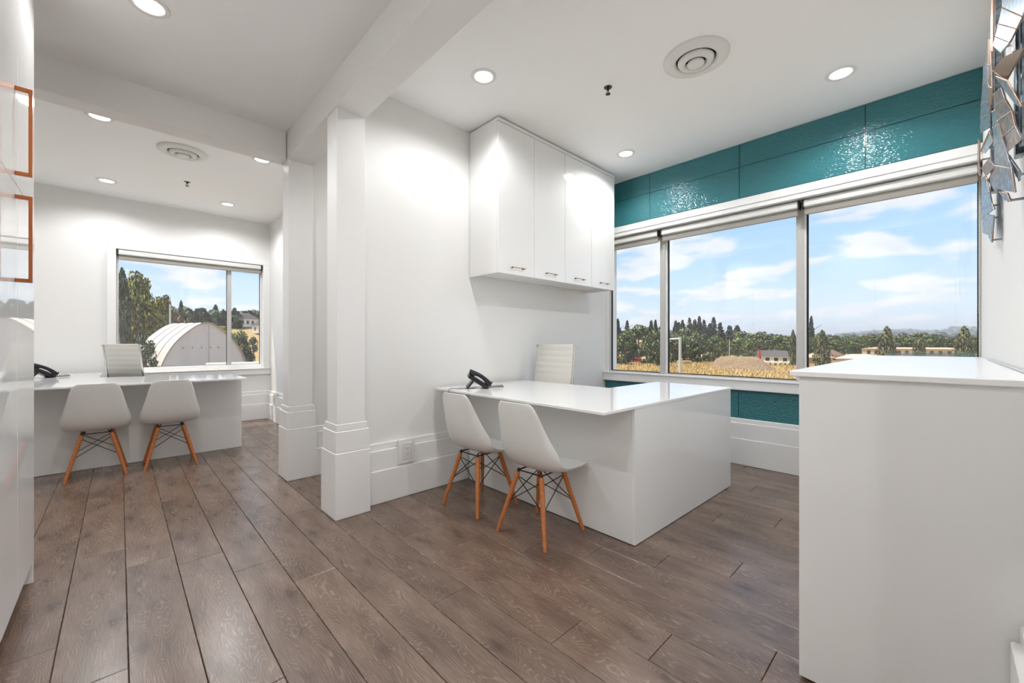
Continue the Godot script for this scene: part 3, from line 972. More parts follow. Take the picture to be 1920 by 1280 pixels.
func build_office_chair(label: String) -> Node3D:
	# ribbed swivel chair; faces local -x, the back stands at x = 0
	var o := thing("office_chair", label, "chair", Vector3.ZERO, 0.0, "white ribbed office chairs")
	var prof := [[0.02, 1.085], [0.018, 1.05], [0.012, 1.0], [0.004, 0.94], [-0.002, 0.88], [-0.012, 0.8], [-0.03, 0.73], [-0.04, 0.66], [-0.035, 0.58], [-0.02, 0.52], [-0.03, 0.47], [-0.08, 0.445]]
	var curve := Curve2D.new()
	for p in prof: curve.add_point(Vector2(p[0], p[1]))
	var rows := []
	var total := curve.get_baked_length()
	var n := 90
	for i in n + 1:
		var s := float(i) / n * total
		var p := curve.sample_baked(s)
		var q := curve.sample_baked(minf(s + 0.005, total))
		var tn := (q - p).normalized() if q != p else Vector2(0, -1)
		var nr := Vector2(tn.y, -tn.x)
		var rib := absf(sin(s / 0.052 * PI))
		var out := 0.005 * pow(rib, 0.35)
		var row := []
		for j in 9:
			row.append(Vector3(p.x + nr.x * out, p.y + nr.y * out, (j / 8.0 - 0.5) * 0.40))
		rows.append(row)
	var b := MB.new()
	b.sheet(rows, 0.012)
	part(b, "backrest", M.leather_white, o)
	rows = []
	for i in 61:
		var s := i / 60.0
		var x := -0.06 - 0.42 * s
		var y := 0.445 + 0.012 * sin(s * PI) - 0.02 * maxf(0.0, s - 0.85) * 6.0
		var out := 0.005 * pow(absf(sin(s * 8.0 * PI)), 0.35)
		var row := []
		for j in 9:
			row.append(Vector3(x, y + out, -(j / 8.0 - 0.5) * 0.40))
		rows.append(row)
	b = MB.new()
	b.sheet(rows, 0.014)
	part(b, "seat", M.leather_white, o)
	for sz in [-1, 1]:
		var rail := MB.new()
		var path := []
		for p in prof: path.append(Vector3(p[0], p[1], sz * 0.212))
		for i in 6: path.append(Vector3(-0.12 - i * 0.07, 0.443, sz * 0.212))
		rail.tube(path, 0.009, 8)
		part(rail, "side_rail", M.chrome, o)
		var knob := MB.new()
		knob.tube([Vector3(0.02, 1.07, sz * 0.206), Vector3(0.02, 1.07, sz * 0.228)], [0.014, 0.012], 14)
		part(knob, "rail_knob", M.chrome, o)
	b = MB.new()
	b.tube([Vector3(-0.27, 0.43, 0), Vector3(-0.27, 0.3, 0), Vector3(-0.27, 0.1, 0)], [0.024, 0.026, 0.03], 12)
	part(b, "gas_column", M.chrome, o)
	b = MB.new()
	for i in 5:
		var a := TAU * i / 5.0 + 0.3
		b.tube([Vector3(-0.27, 0.11, 0), Vector3(-0.27 + cos(a) * 0.28, 0.075, sin(a) * 0.28)], [0.026, 0.014], 8)
	part(b, "star_base", M.chrome, o)
	for i in 5:
		var a := TAU * i / 5.0 + 0.3
		var w := MB.new()
		var c := Vector3(-0.27 + cos(a) * 0.28, 0.028, sin(a) * 0.28)
		w.tube([c + Vector3(0, 0, -0.02), c + Vector3(0, 0, 0.02)], 0.028, 14)
		w.tube([c, c + Vector3(0, 0.05, 0)], 0.008, 8)
		part(w, "caster", M.plastic_black, o)
	return o

# ---------------------------------------------------------------- desk phone
func build_phone(label: String) -> Node3D:
	# local x runs from the raised back edge to the low front edge; y up; z across. The handset lies along the +z side.
	var o := thing("desk_phone", label, "telephone", Vector3.ZERO, 0.0, "black desk telephones")
	var tilt := Transform3D(rot(Vector3.BACK, -33.0), Vector3(0.0, 0.098, 0))
	var b := MB.new()
	b.t = tilt
	b.box(Vector3(0.0, -0.016, -0.105), Vector3(0.165, 0.014, 0.085), 0.006)
	part(b, "phone_body", M.plastic_black, o)
	b = MB.new()
	b.t = tilt
	b.box(Vector3(0.012, 0.012, -0.09), Vector3(0.06, 0.018, 0.02), 0.002)
	part(b, "phone_display", M.screen_grey, o)
	for r in 4:
		for c in 3:
			var kb := MB.new()
			kb.t = tilt
			kb.box(Vector3(0.075 + r * 0.02, 0.013, -0.085 + c * 0.024), Vector3(0.089 + r * 0.02, 0.018, -0.066 + c * 0.024), 0.001)
			part(kb, "phone_key", M.plastic_grey, o)
	# handset: a bowed bar with two cups
	var path := []
	var rad := []
	for i in 13:
		var s := i / 12.0
		path.append(tilt * Vector3(-0.012 + 0.185 * s, 0.028 + 0.017 * sin(s * PI), 0.058))
		rad.append(0.019 - 0.004 * sin(s * PI))
	b = MB.new()
	b.tube(path, rad, 14)
	for e in [0.012, 0.148]:
		b.t = tilt
		b.box(Vector3(e - 0.02, 0.010, 0.034), Vector3(e + 0.024, 0.034, 0.082), 0.008)
	b.t = Transform3D.IDENTITY
	part(b, "handset", M.plastic_black, o)
	b = MB.new()
	b.t = tilt
	b.box(Vector3(0.045, 0.0142, 0.04), Vector3(0.125, 0.0205, 0.083), 0.003)
	part(b, "cradle_inlay", M.plastic_grey, o)
	b = MB.new()   # rear foot
	b.t = Transform3D(rot(Vector3.BACK, -40.0), Vector3(-0.015, 0.0, 0))
	b.box(Vector3(-0.006, 0.002, -0.07), Vector3(0.008, 0.075, 0.07), 0.003)
	part(b, "stand", M.plastic_black, o)
	b = MB.new()
	b.box(Vector3(0.118, 0.0, -0.1), Vector3(0.15, 0.014, 0.08), 0.004)
	part(b, "front_foot", M.plastic_black, o)
	# coiled cord from the low end of the handset, lying beyond the phone
	var coil := []
	for i in 181:
		var s := i / 180.0
		var a := s * TAU * 8.0
		coil.append(Vector3(0.150 + 0.115 * s, 0.0125 + 0.009 * sin(a), 0.060 - 0.05 * s + 0.009 * cos(a)))
	b = MB.new()
	b.tube(coil, 0.0026, 6)
	part(b, "coiled_cord", M.plastic_black, o)
	b = MB.new()
	b.tube([Vector3(0.150, 0.012, 0.062), Vector3(0.165, 0.03, 0.066), Vector3(0.172, 0.05, 0.066), Vector3(0.176, 0.052, 0.066)], 0.0035, 6)
	part(b, "cord_plug", M.plastic_black, o)
	return o

# ---------------------------------------------------------------- furniture
func build_furniture() -> void:
	# desk of the first bay: L-shaped top on gloss panels, turned by one degree
	var o := thing("reception_desk", "white gloss L-shaped desk below the hanging cabinet", "desk", Vector3(2.01, 0, -1.144), deg_to_rad(-1.07))
	var b := MB.new()
	b.prism(PackedVector2Array([Vector2(-0.288, 0.002), Vector2(1.39, 0.002), Vector2(1.39, -0.615), Vector2(0.668, -0.615), Vector2(0.668, -1.53), Vector2(-0.288, -1.53)]), 0.743, 0.758, 0.0025)
	part(b, "countertop", M.quartz_white, o)
	box_part(Vector3(0.0, 0.004, -1.485), Vector3(0.019, 0.743, -0.02), "front_panel", M.panel_white, o, 0.001)
	box_part(Vector3(0.0, 0.004, -0.0195), Vector3(1.38, 0.743, 0.0), "end_panel", M.gloss_white, o, 0.001)
	box_part(Vector3(0.019, 0.004, -1.485), Vector3(0.6, 0.743, -1.467), "side_panel", M.panel_white, o, 0.001)
	box_part(Vector3(1.36, 0.004, -0.6), Vector3(1.38, 0.743, -0.0195), "side_panel", M.panel_white, o, 0.001)
	box_part(Vector3(0.7, 0.004, -0.6), Vector3(1.36, 0.743, -0.585), "back_panel", M.panel_white, o, 0.001)

	o = thing("reception_desk", "white gloss desk below the second bay window", "desk", Vector3(0.935, 0, -5.125), 0.0)
	b = MB.new()
	b.prism(PackedVector2Array([Vector2(-0.03, 0.41), Vector2(-0.03, -0.30), Vector2(-1.08, -0.62), Vector2(-1.08, -1.6), Vector2(-1.9, -1.6), Vector2(-1.9, 0.41)]), 0.743, 0.758, 0.0025)
	part(b, "countertop", M.quartz_white, o)
	box_part(Vector3(-1.88, 0.004, -0.019), Vector3(0.0, 0.743, 0.0), "front_panel", M.panel_white, o, 0.001)
	box_part(Vector3(-0.019, 0.004, -0.28), Vector3(0.0, 0.743, -0.019), "side_panel", M.panel_white, o, 0.001)
	box_part(Vector3(-1.88, 0.004, -1.55), Vector3(-1.861, 0.743, -0.019), "side_panel", M.panel_white, o, 0.001)
	box_part(Vector3(-1.861, 0.004, -1.55), Vector3(-1.1, 0.743, -1.531), "back_panel", M.panel_white, o, 0.001)

	# hanging cabinet: four gloss doors with a small bar pull each
	o = thing("hanging_cabinet", "white gloss hanging cabinet with four tall doors", "cabinet", Vector3(2.093, 1.641, WALL_Z))
	var dz := WALL_Z - (-2.342)
	box_part(Vector3(0.0, 0.0, 0.004), Vector3(0.018, 1.19, 0.344), "side_panel", M.gloss_white, o, 0.001)
	box_part(Vector3(1.595, 0.0, 0.004), Vector3(1.613, 1.19, 0.344), "side_panel", M.gloss_white, o, 0.001)
	box_part(Vector3(0.018, 0.022, 0.004), Vector3(1.595, 0.04, 0.342), "bottom_panel", M.gloss_white, o, 0.001)
	box_part(Vector3(0.018, 1.14, 0.004), Vector3(1.595, 1.158, 0.342), "top_panel", M.carcass_edge, o, 0.001)
	box_part(Vector3(0.018, 0.04, 0.002), Vector3(1.595, 1.14, 0.008), "back_panel", M.carcass_edge, o, 0.0)
	box_part(Vector3(0.0, 1.163, 0.344), Vector3(1.613, 1.19, 0.362), "top_rail", M.gloss_white, o, 0.001)
	for i in 4:
		var x0 := 0.0015 + i * 0.40325
		var d := box_part(Vector3(x0, 0.0, 0.3445), Vector3(x0 + 0.4, 1.158, 0.3625), "door", M.gloss_white, o, 0.0012)
		var hb := MB.new()
		var hx := x0 + 0.20
		hb.box(Vector3(hx - 0.075, 0.050, 0.386), Vector3(hx + 0.075, 0.056, 0.392), 0.001)
		var h := part(hb, "handle", M.rose_metal, d)
		for s in [-0.06, 0.06]:
			var p := MB.new()
			p.box(Vector3(hx + s - 0.004, 0.049, 0.362), Vector3(hx + s + 0.004, 0.057, 0.387), 0.001)
			part(p, "handle_post", M.black_steel, d)

	# tall cabinet along the hall: gloss doors above and below a joint, copper loop pulls
	o = thing("tall_cabinet", "tall white gloss cabinet with copper bar handles in the hall", "cabinet", Vector3(-0.286, 0, -2.9))
	box_part(Vector3(-0.61, 0.0, 0.0), Vector3(-0.001, HALL - 0.002, 0.019), "side_panel", M.gloss_white, o, 0.001)
	box_part(Vector3(-0.61, 0.0, 0.019), Vector3(-0.08, 0.1, 4.2), "plinth", M.carcass_edge, o, 0.0)
	box_part(Vector3(-0.61, 0.1, 0.019), Vector3(-0.02, HALL - 0.003, 4.2), "carcass", M.carcass_edge, o, 0.0)
	for i in 10:
		var z0 := 0.0 + i * 0.4255 + 0.0012
		var z1 := (i + 1) * 0.4255 - 0.0012
		if z0 > 4.1: break
		for u in 2:
			var d := box_part(Vector3(-0.019, 0.104 if u == 0 else 1.7065, z0), Vector3(0.0, 1.7035 if u == 0 else HALL - 0.003, z1), "door", M.gloss_white, o, 0.0012)
			if i % 2 == 0:
				continue
			var y0 := 1.33 if u == 0 else 1.735
			var y1 := 1.66 if u == 0 else 2.07
			var zc := z0 + 0.055
			var hb := MB.new()
			hb.box(Vector3(0.034, y0, zc - 0.007), Vector3(0.044, y1, zc + 0.007), 0.001)
			hb.box(Vector3(0.0, y0, zc - 0.007), Vector3(0.034, y0 + 0.014, zc + 0.007), 0.001)
			hb.box(Vector3(0.0, y1 - 0.014, zc - 0.007), Vector3(0.034, y1, zc + 0.007), 0.001)
			part(hb, "handle", M.copper, d)

	# long counter by the sculpture wall, seen from its end
	o = thing("reception_counter", "long white counter below the metal sculpture", "counter", Vector3(1.611, 0, ART_Z))
	box_part(Vector3(0.0, 0.012, -0.503), Vector3(0.02, 0.99, -0.002), "end_panel", M.panel_white, o, 0.001)
	box_part(Vector3(0.02, 0.012, -0.503), Vector3(2.38, 0.99, -0.485), "front_panel", M.panel_white, o, 0.001)
	box_part(Vector3(0.04, 0.0, -0.46), Vector3(2.36, 0.1, -0.01), "plinth", M.black_steel, o, 0.0)
	box_part(Vector3(2.36, 0.012, -0.485), Vector3(2.38, 0.99, -0.002), "end_panel", M.panel_white, o, 0.001)
	box_part(Vector3(-0.012, 0.99, -0.527), Vector3(2.40, 1.008, -0.001), "countertop", M.counter_white, o, 0.002)
	box_part(Vector3(-0.012, 1.008, -0.012), Vector3(1.75, 1.016, -0.001), "wall_shadow_strip", M.aluminium, o, 0.003)  # grey strip standing in for the shadow line where counter meets wall

# ---------------------------------------------------------------- small fittings
func vent(label: String, at: Vector3) -> void:
	var o := thing("ceiling_diffuser", label, "air vent", at, 0.0, "round air diffusers")
	var b := MB.new()
	b.lathe([Vector2(0.112, -0.002), Vector2(0.118, -0.02), Vector2(0.135, -0.024), Vector2(0.165, -0.016), Vector2(0.185, -0.006), Vector2(0.187, -0.001)], 56, true)
	part(b, "outer_ring", M.vent_white, o)
	b = MB.new()
	b.lathe([Vector2(0.0, -0.0015), Vector2(0.113, -0.0015)], 48)
	part(b, "dark_throat", M.slot_black, o)
	b = MB.new()
	b.lathe([Vector2(0.058, -0.010), Vector2(0.062, -0.034), Vector2(0.078, -0.038), Vector2(0.098, -0.028), Vector2(0.104, -0.014), Vector2(0.100, -0.012)], 56, true)
	part(b, "middle_ring", M.vent_white, o)
	b = MB.new()
	b.lathe([Vector2(0.0, -0.047), Vector2(0.034, -0.047), Vector2(0.046, -0.042), Vector2(0.05, -0.034), Vector2(0.046, -0.026)], 40, true)
	part(b, "centre_disc", M.vent_white, o)
	for i in 3:
		b = MB.new()
		var a := TAU * i / 3.0 + 0.4
		b.tube([Vector3(cos(a) * 0.05, -0.02, sin(a) * 0.05), Vector3(cos(a) * 0.12, -0.006, sin(a) * 0.12)], 0.003, 6)
		part(b, "spoke", M.vent_white, o)

func sprinkler(label: String, at: Vector3) -> void:
	var o := thing("ceiling_sprinkler", label, "sprinkler", at, 0.0, "ceiling sprinkler heads")
	var b := MB.new()
	b.lathe([Vector2(0.0, -0.004), Vector2(0.024, -0.004), Vector2(0.028, 0.0)], 24)
	part(b, "escutcheon", M.black_steel, o)
	b = MB.new()
	b.tube([Vector3(0, 0, 0), Vector3(0, -0.022, 0)], 0.007, 10)
	for s in [-1, 1]:
		b.tube([Vector3(s * 0.006, -0.02, 0), Vector3(s * 0.011, -0.032, 0), Vector3(s * 0.002, -0.044, 0)], 0.0025, 6)
	part(b, "frame", M.black_steel, o)
	b = MB.new()
	b.lathe([Vector2(0.0, -0.047), Vector2(0.017, -0.046), Vector2(0.017, -0.044), Vector2(0.0, -0.043)], 18)
	part(b, "deflector", M.black_steel, o)

func outlet(label: String, at: Vector3, turn: float) -> void:   # local z points into the room
	var o := thing("wall_outlet", label, "outlet", at, turn)
	box_part(Vector3(-0.062, -0.085, 0.0), Vector3(0.062, 0.085, 0.026), "mounting_block", M.trim_paint, o, 0.002)
	box_part(Vector3(-0.037, -0.058, 0.026), Vector3(0.037, 0.058, 0.032), "cover_plate", M.outlet_white, o, 0.002)
	box_part(Vector3(-0.018, -0.036, 0.032), Vector3(0.018, 0.036, 0.035), "socket_face", M.outlet_white, o, 0.001)
	for s in [-1, 1]:
		for d in [-0.007, 0.007]:
			box_part(Vector3(d - 0.0012, s * 0.018 - 0.001, 0.0348), Vector3(d + 0.0012, s * 0.018 + 0.008, 0.0353), "slot", M.slot_black, o, 0.0)
		var b := MB.new()
		b.tube([Vector3(0, s * 0.018 - 0.008, 0.0346), Vector3(0, s * 0.018 - 0.008, 0.0353)], 0.0024, 8)
		part(b, "ground_hole", M.slot_black, o)

func build_sculpture() -> void:
	var o := thing("wall_sculpture", "patinated metal wall sculpture of folded blue and copper plates", "sculpture", Vector3(2.5, 2.0, ART_Z))
	var k := 0
	for strip in ART:
		var rows: Array = strip[1]
		for i in rows.size() - 1:
			var a: Array = rows[i]
			var c: Array = rows[i + 1]
			var org := Vector3(2.5, 2.0, ART_Z)
			var p := [Vector3(a[0], a[1], a[2]) - org, Vector3(a[3], a[4], a[5]) - org, Vector3(c[3], c[4], c[5]) - org, Vector3(c[0], c[1], c[2]) - org]
			var nn: Vector3 = (p[1] - p[0]).cross(p[3] - p[0]).normalized()
			if nn.x > 0.0:
				nn = -nn
			var mid: Vector3 = (p[0] + p[1] + p[2] + p[3]) / 4.0
			var b := MB.new()
			var front := []
			var back := []
			for q in p:
				front.append(mid + (q - mid) * 0.985)
				back.append(mid + (q - mid) * 0.985 - nn * 0.0035)
			b.out_face(front.duplicate(), mid - nn)
			b.out_face(back.duplicate(), mid + nn)
			for s in 4:
				b.out_face([front[s], front[(s + 1) % 4], back[(s + 1) % 4], back[s]], mid)
			var pl := part(b, "plate", M.art_copper if strip[0] == "c" else M["art_metal_%s" % strip[0]], o)
			# turned-up copper edge along the fold
			var e := MB.new()
			e.tube([front[0], front[1]], 0.0022, 6)
			e.tube([front[1], front[2]], 0.0016, 6)
			part(e, "fold_edge", M.art_copper if (k + i) % 3 else M["art_metal_1"], pl)
		# a rod ties each strip to the wall
		var m: Array = rows[rows.size() / 2]
		var at := Vector3((m[0] + m[3]) / 2.0 - 2.5, (m[1] + m[4]) / 2.0 - 2.0, (m[2] + m[5]) / 2.0 - ART_Z)
		var rod := MB.new()
		rod.tube([at, Vector3(at.x, at.y, -0.0005)], 0.004, 8)
		part(rod, "stand_off", M["art_metal_1"], o)
		k += 1
	for x in [-0.62, -0.5, 0.2, 0.42]:
		box_part(Vector3(x, -0.32 if x < 0.0 else -0.2, -0.022), Vector3(x + 0.05, 0.6, -0.004), "backing_bar", M["art_metal_3"], o, 0.002)

func build_things() -> void:
	build_furniture()
	var c := build_shell_chair("white shell chair at the first desk, next to the desk corner")
	c.position = Vector3(1.785, 0, -1.625)
	c.rotation.y = deg_to_rad(2.5)
	var d := copy_of(c, "white shell chair at the first desk, next to the cabinet wall")
	d.position = Vector3(1.786, 0, -2.185)
	d.rotation.y = deg_to_rad(2.0)
	d = copy_of(c, "white shell chair at the second bay desk, beside the tall cabinet")
	d.position = Vector3(-0.135, 0, -4.89)
	d.rotation.y = deg_to_rad(90)
	d = copy_of(c, "white shell chair at the second bay desk, near the open desk end")
	d.position = Vector3(0.335, 0, -4.868)
	d.rotation.y = deg_to_rad(89)
	var oc := build_office_chair("white ribbed office chair behind the first desk")
	oc.position = Vector3(2.76, 0, -2.35)
	oc.rotation.y = 0.0
	d = copy_of(oc, "white ribbed office chair behind the second bay desk")
	d.position = Vector3(0.03, 0, -5.95)
	d.rotation.y = deg_to_rad(-140)
	var ph := build_phone("black desk phone with coiled cord on the first desk")
	ph.position = Vector3(1.905, 0.7595, -2.47)
	ph.rotation.y = deg_to_rad(-35)
	d = copy_of(ph, "black desk phone on the second bay desk beside the tall cabinet edge")
	d.position = Vector3(-0.62, 0.7595, -6.05)
	d.rotation.y = deg_to_rad(20)
	var cable := MB.new()
	cable.t = ph.transform.affine_inverse()
	cable.tube([Vector3(1.945, 0.7605, -2.43), Vector3(1.89, 0.7605, -2.45), Vector3(1.82, 0.761, -2.47), Vector3(1.76, 0.766, -2.47), Vector3(1.722, 0.764, -2.46), Vector3(1.708, 0.75, -2.45), Vector3(1.709, 0.70, -2.447)], 0.002, 6)
	cable.t = Transform3D.IDENTITY
	var cb := part(cable, "line_cable", M.plastic_black, ph)
	vent("round ceiling air diffuser above the first desk", Vector3(2.55, CEIL, -1.04))
	vent("round ceiling air diffuser in the second bay", Vector3(0.42, CEIL, -4.78))
	sprinkler("small dark sprinkler head above the first desk", Vector3(2.41, CEIL, -1.573))
	sprinkler("small dark sprinkler head in the second bay", Vector3(0.529, CEIL, -5.647))
	outlet("white wall outlet on the skirting beside the first pillar", Vector3(1.49, 0.326, WALL_Z + 0.028), 0.0)
	outlet("white wall outlet on the skirting of the second bay side wall", Vector3(FAR_X - 0.028, 0.326, -6.36), deg_to_rad(-90))
	blind("drawn-up grey roller blind over the narrow pane beside the hanging cabinet", Vector3(4.01, 2.25, -2.345), deg_to_rad(-90), 0.69)
	blind("drawn-up grey roller blind over the middle pane of the wide window", Vector3(4.01, 2.25, -1.39), deg_to_rad(-90), 1.19)
	var last := blind("drawn-up grey roller blind over the pane beside the sculpture wall", Vector3(4.01, 2.25, -0.303), deg_to_rad(-90), 0.96)
	blind("drawn-up grey roller blind over the second bay window", Vector3(0.735, 2.216, FAR_Z + 0.0), 0.0, 1.52)
	var chain := MB.new()
	for i in 56:
		var y := 2.18 - i * 0.016
		chain.t = last.transform.affine_inverse() * Transform3D(Basis.IDENTITY, Vector3(4.06, y, 0.168))
		chain.box(Vector3(-0.0025, -0.003, -0.0025), Vector3(0.0025, 0.003, 0.0025), 0.001)
	chain.t = last.transform.affine_inverse()
	chain.tube([Vector3(4.06, 2.185, 0.168), Vector3(4.06, 1.29, 0.168)], 0.0008, 5)
	part(chain, "bead_chain", M.aluminium, last)
	build_sculpture()

# ---------------------------------------------------------------- outside
func land_height(x: float, z: float) -> float:
	var r := sqrt(x * x + z * z)
	var az := rad_to_deg(atan2(x, -z))
	var y := GROUND
	y += 15.0 * smoothstep(150.0, 260.0, r) * (1.0 - smoothstep(20.0, 40.0, az))          # rise behind the second bay
	var far := smoothstep(500.0, 1500.0, r)
	y += far * (7.0 + 21.0 * smoothstep(74.0, 90.0, az) + 2.0 * sin(az * 0.9) + 1.5 * sin(az * 2.3))
	y += 4.6 * smoothstep(68.0, 80.0, r) * (1.0 - smoothstep(140.0, 190.0, r)) * (1.0 - smoothstep(3.0, 5.0, az))   # bank with the boat and the yellow-green trees
	y += 9.0 * smoothstep(180.0, 420.0, r) * (1.0 - smoothstep(60.0, 78.0, az)) * smoothstep(20.0, 45.0, az)
	return y

func build_land() -> void:
	var v := PackedVector3Array()
	var n := PackedVector3Array()
	var ix := PackedInt32Array()
	var nr := 64
	var na := 150
	for i in nr + 1:
		var r := 9.0 * pow(2600.0 / 9.0, float(i) / nr)
		for j in na + 1:
			var az := deg_to_rad(-25.0 + 140.0 * j / na)
			var x := sin(az) * r
			var z := -cos(az) * r
			v.append(Vector3(x, land_height(x, z), z))
			var e := maxf(1.0, r * 0.02)
			n.append(Vector3(land_height(x - e, z) - land_height(x + e, z), 2.0 * e, land_height(x, z - e) - land_height(x, z + e)).normalized())
	for i in nr:
		for j in na:
			var a := i * (na + 1) + j
			var b := a + na + 1
			ix.append_array([a, b, a + 1, a + 1, b, b + 1])
	var arr := []
	arr.resize(Mesh.ARRAY_MAX)
	arr[Mesh.ARRAY_VERTEX] = v
	arr[Mesh.ARRAY_NORMAL] = n
	arr[Mesh.ARRAY_INDEX] = ix
	var m := ArrayMesh.new()
	m.add_surface_from_arrays(Mesh.PRIMITIVE_TRIANGLES, arr)
	var o := put_mesh(m, "ground", M.dry_field, self)
	tag(o, "dry tan field outside the windows", "ground", "", "structure")

class Leaves:
	var v := PackedVector3Array()
	var n := PackedVector3Array()
	var c := PackedColorArray()
	var ix := PackedInt32Array()
	func leaf(p: Vector3, out: Vector3, size: float, aspect: float, r: RandomNumberGenerator, tint: float, up_bias := 0.0) -> void:
		var a := Vector3(r.randfn(), r.randfn() + up_bias, r.randfn()).normalized()
		var b := Vector3(r.randfn(), r.randfn(), r.randfn()).cross(a).normalized()
		a *= size * aspect * 0.5
		b *= size * 0.5
		var nn := (out * 1.2 + a.cross(b).normalized() * 0.5).normalized()
		var s := v.size()
		for q in [p - a, p + b, p + a, p - b]:
			v.append(q)
			n.append(nn)
			c.append(Color(tint, tint * 1.0, tint * 0.95))
		ix.append_array([s, s + 2, s + 1, s, s + 3, s + 2])
	func mesh() -> ArrayMesh:
		var arr := []
		arr.resize(Mesh.ARRAY_MAX)
		arr[Mesh.ARRAY_VERTEX] = v
		arr[Mesh.ARRAY_NORMAL] = n
		arr[Mesh.ARRAY_COLOR] = c
		arr[Mesh.ARRAY_INDEX] = ix
		var m := ArrayMesh.new()
		m.add_surface_from_arrays(Mesh.PRIMITIVE_TRIANGLES, arr)
		return m

# crown shapes of height 1 and width 1
func crown_broad(seed_: int) -> ArrayMesh:
	var r := RandomNumberGenerator.new()
	r.seed = seed_
	var l := Leaves.new()
	for k in 22:
		var a := r.randf() * TAU
		var h := 0.08 + 0.8 * (k + r.randf()) / 22.0
		var reach := 0.34 * sqrt(maxf(0.0, 1.0 - pow((h - 0.42) / 0.56, 2.0))) * r.randf_range(0.6, 1.0)
		var cen := Vector3(cos(a) * reach, h, sin(a) * reach)
		var rad := r.randf_range(0.13, 0.19)
		for i in 120:
			var d := Vector3(r.randfn(), r.randfn(), r.randfn()).normalized()
			var p := cen + Vector3(d.x * rad, d.y * rad * 0.75, d.z * rad) * pow(r.randf(), 0.25)
			l.leaf(p, (d + (p - Vector3(0, 0.45, 0)).normalized() * 0.6).normalized(), 0.042, 1.5, r, r.randf_range(0.6, 1.25))
	return l.mesh()

func crown_conifer(seed_: int) -> ArrayMesh:
	var r := RandomNumberGenerator.new()
	r.seed = seed_
	var l := Leaves.new()
	for k in 220:
		var h := 0.06 + 0.9 * pow(r.randf(), 0.8)
		var a := r.randf() * TAU
		var reach := 0.5 * pow(1.0 - h, 0.62) * r.randf_range(0.6, 1.1) + 0.02
		for i in 12:
			var s := (i + 1) / 12.0
			var p := Vector3(cos(a) * reach * s, h - 0.06 * s * reach * 2.0 + r.randfn() * 0.006, sin(a) * reach * s)
			l.leaf(p, Vector3(cos(a), 0.5, sin(a)).normalized(), 0.035 + 0.06 * reach, 1.7, r, r.randf_range(0.6, 1.2), -0.4)
	return l.mesh()

func crown_column(seed_: int, taper: float) -> ArrayMesh:
	var r := RandomNumberGenerator.new()
	r.seed = seed_
	var l := Leaves.new()
	for k in 1500:
		var h := 0.05 + 0.95 * r.randf()
		var a := r.randf() * TAU
		var edge := 0.5 * pow(sin(clampf(pow(h, taper) * PI, 0.0, PI)), 0.6) * (0.85 + 0.25 * sin(a * 3.0 + h * 11.0) * sin(h * 23.0 + a))
		var reach := edge * pow(r.randf(), 0.3)
		l.leaf(Vector3(cos(a) * reach, h, sin(a) * reach), Vector3(cos(a), 0.35, sin(a)).normalized(), 0.05, 1.8, r, r.randf_range(0.55, 1.25), 1.2)
	return l.mesh()

func trunk_mesh(r0: float, top: float) -> ArrayMesh:
	var b := MB.new()
	b.tube([Vector3(0, -0.02, 0), Vector3(0.004, top * 0.5, 0.003), Vector3(0, top, 0)], [r0, r0 * 0.75, r0 * 0.35], 8)
	for i in 5:
		var a := i * 1.9
		b.tube([Vector3(0, top * (0.45 + 0.08 * i), 0), Vector3(cos(a) * 0.2, top * (0.62 + 0.08 * i), sin(a) * 0.2)], [r0 * 0.4, r0 * 0.15], 5)
	return b.mesh()

func leaf_mat(called: String, c: Color) -> void:
	var m := mat(called, c, 0.75)
	m.vertex_color_use_as_albedo = true
	m.backlight_enabled = true
	m.backlight = c * 0.35

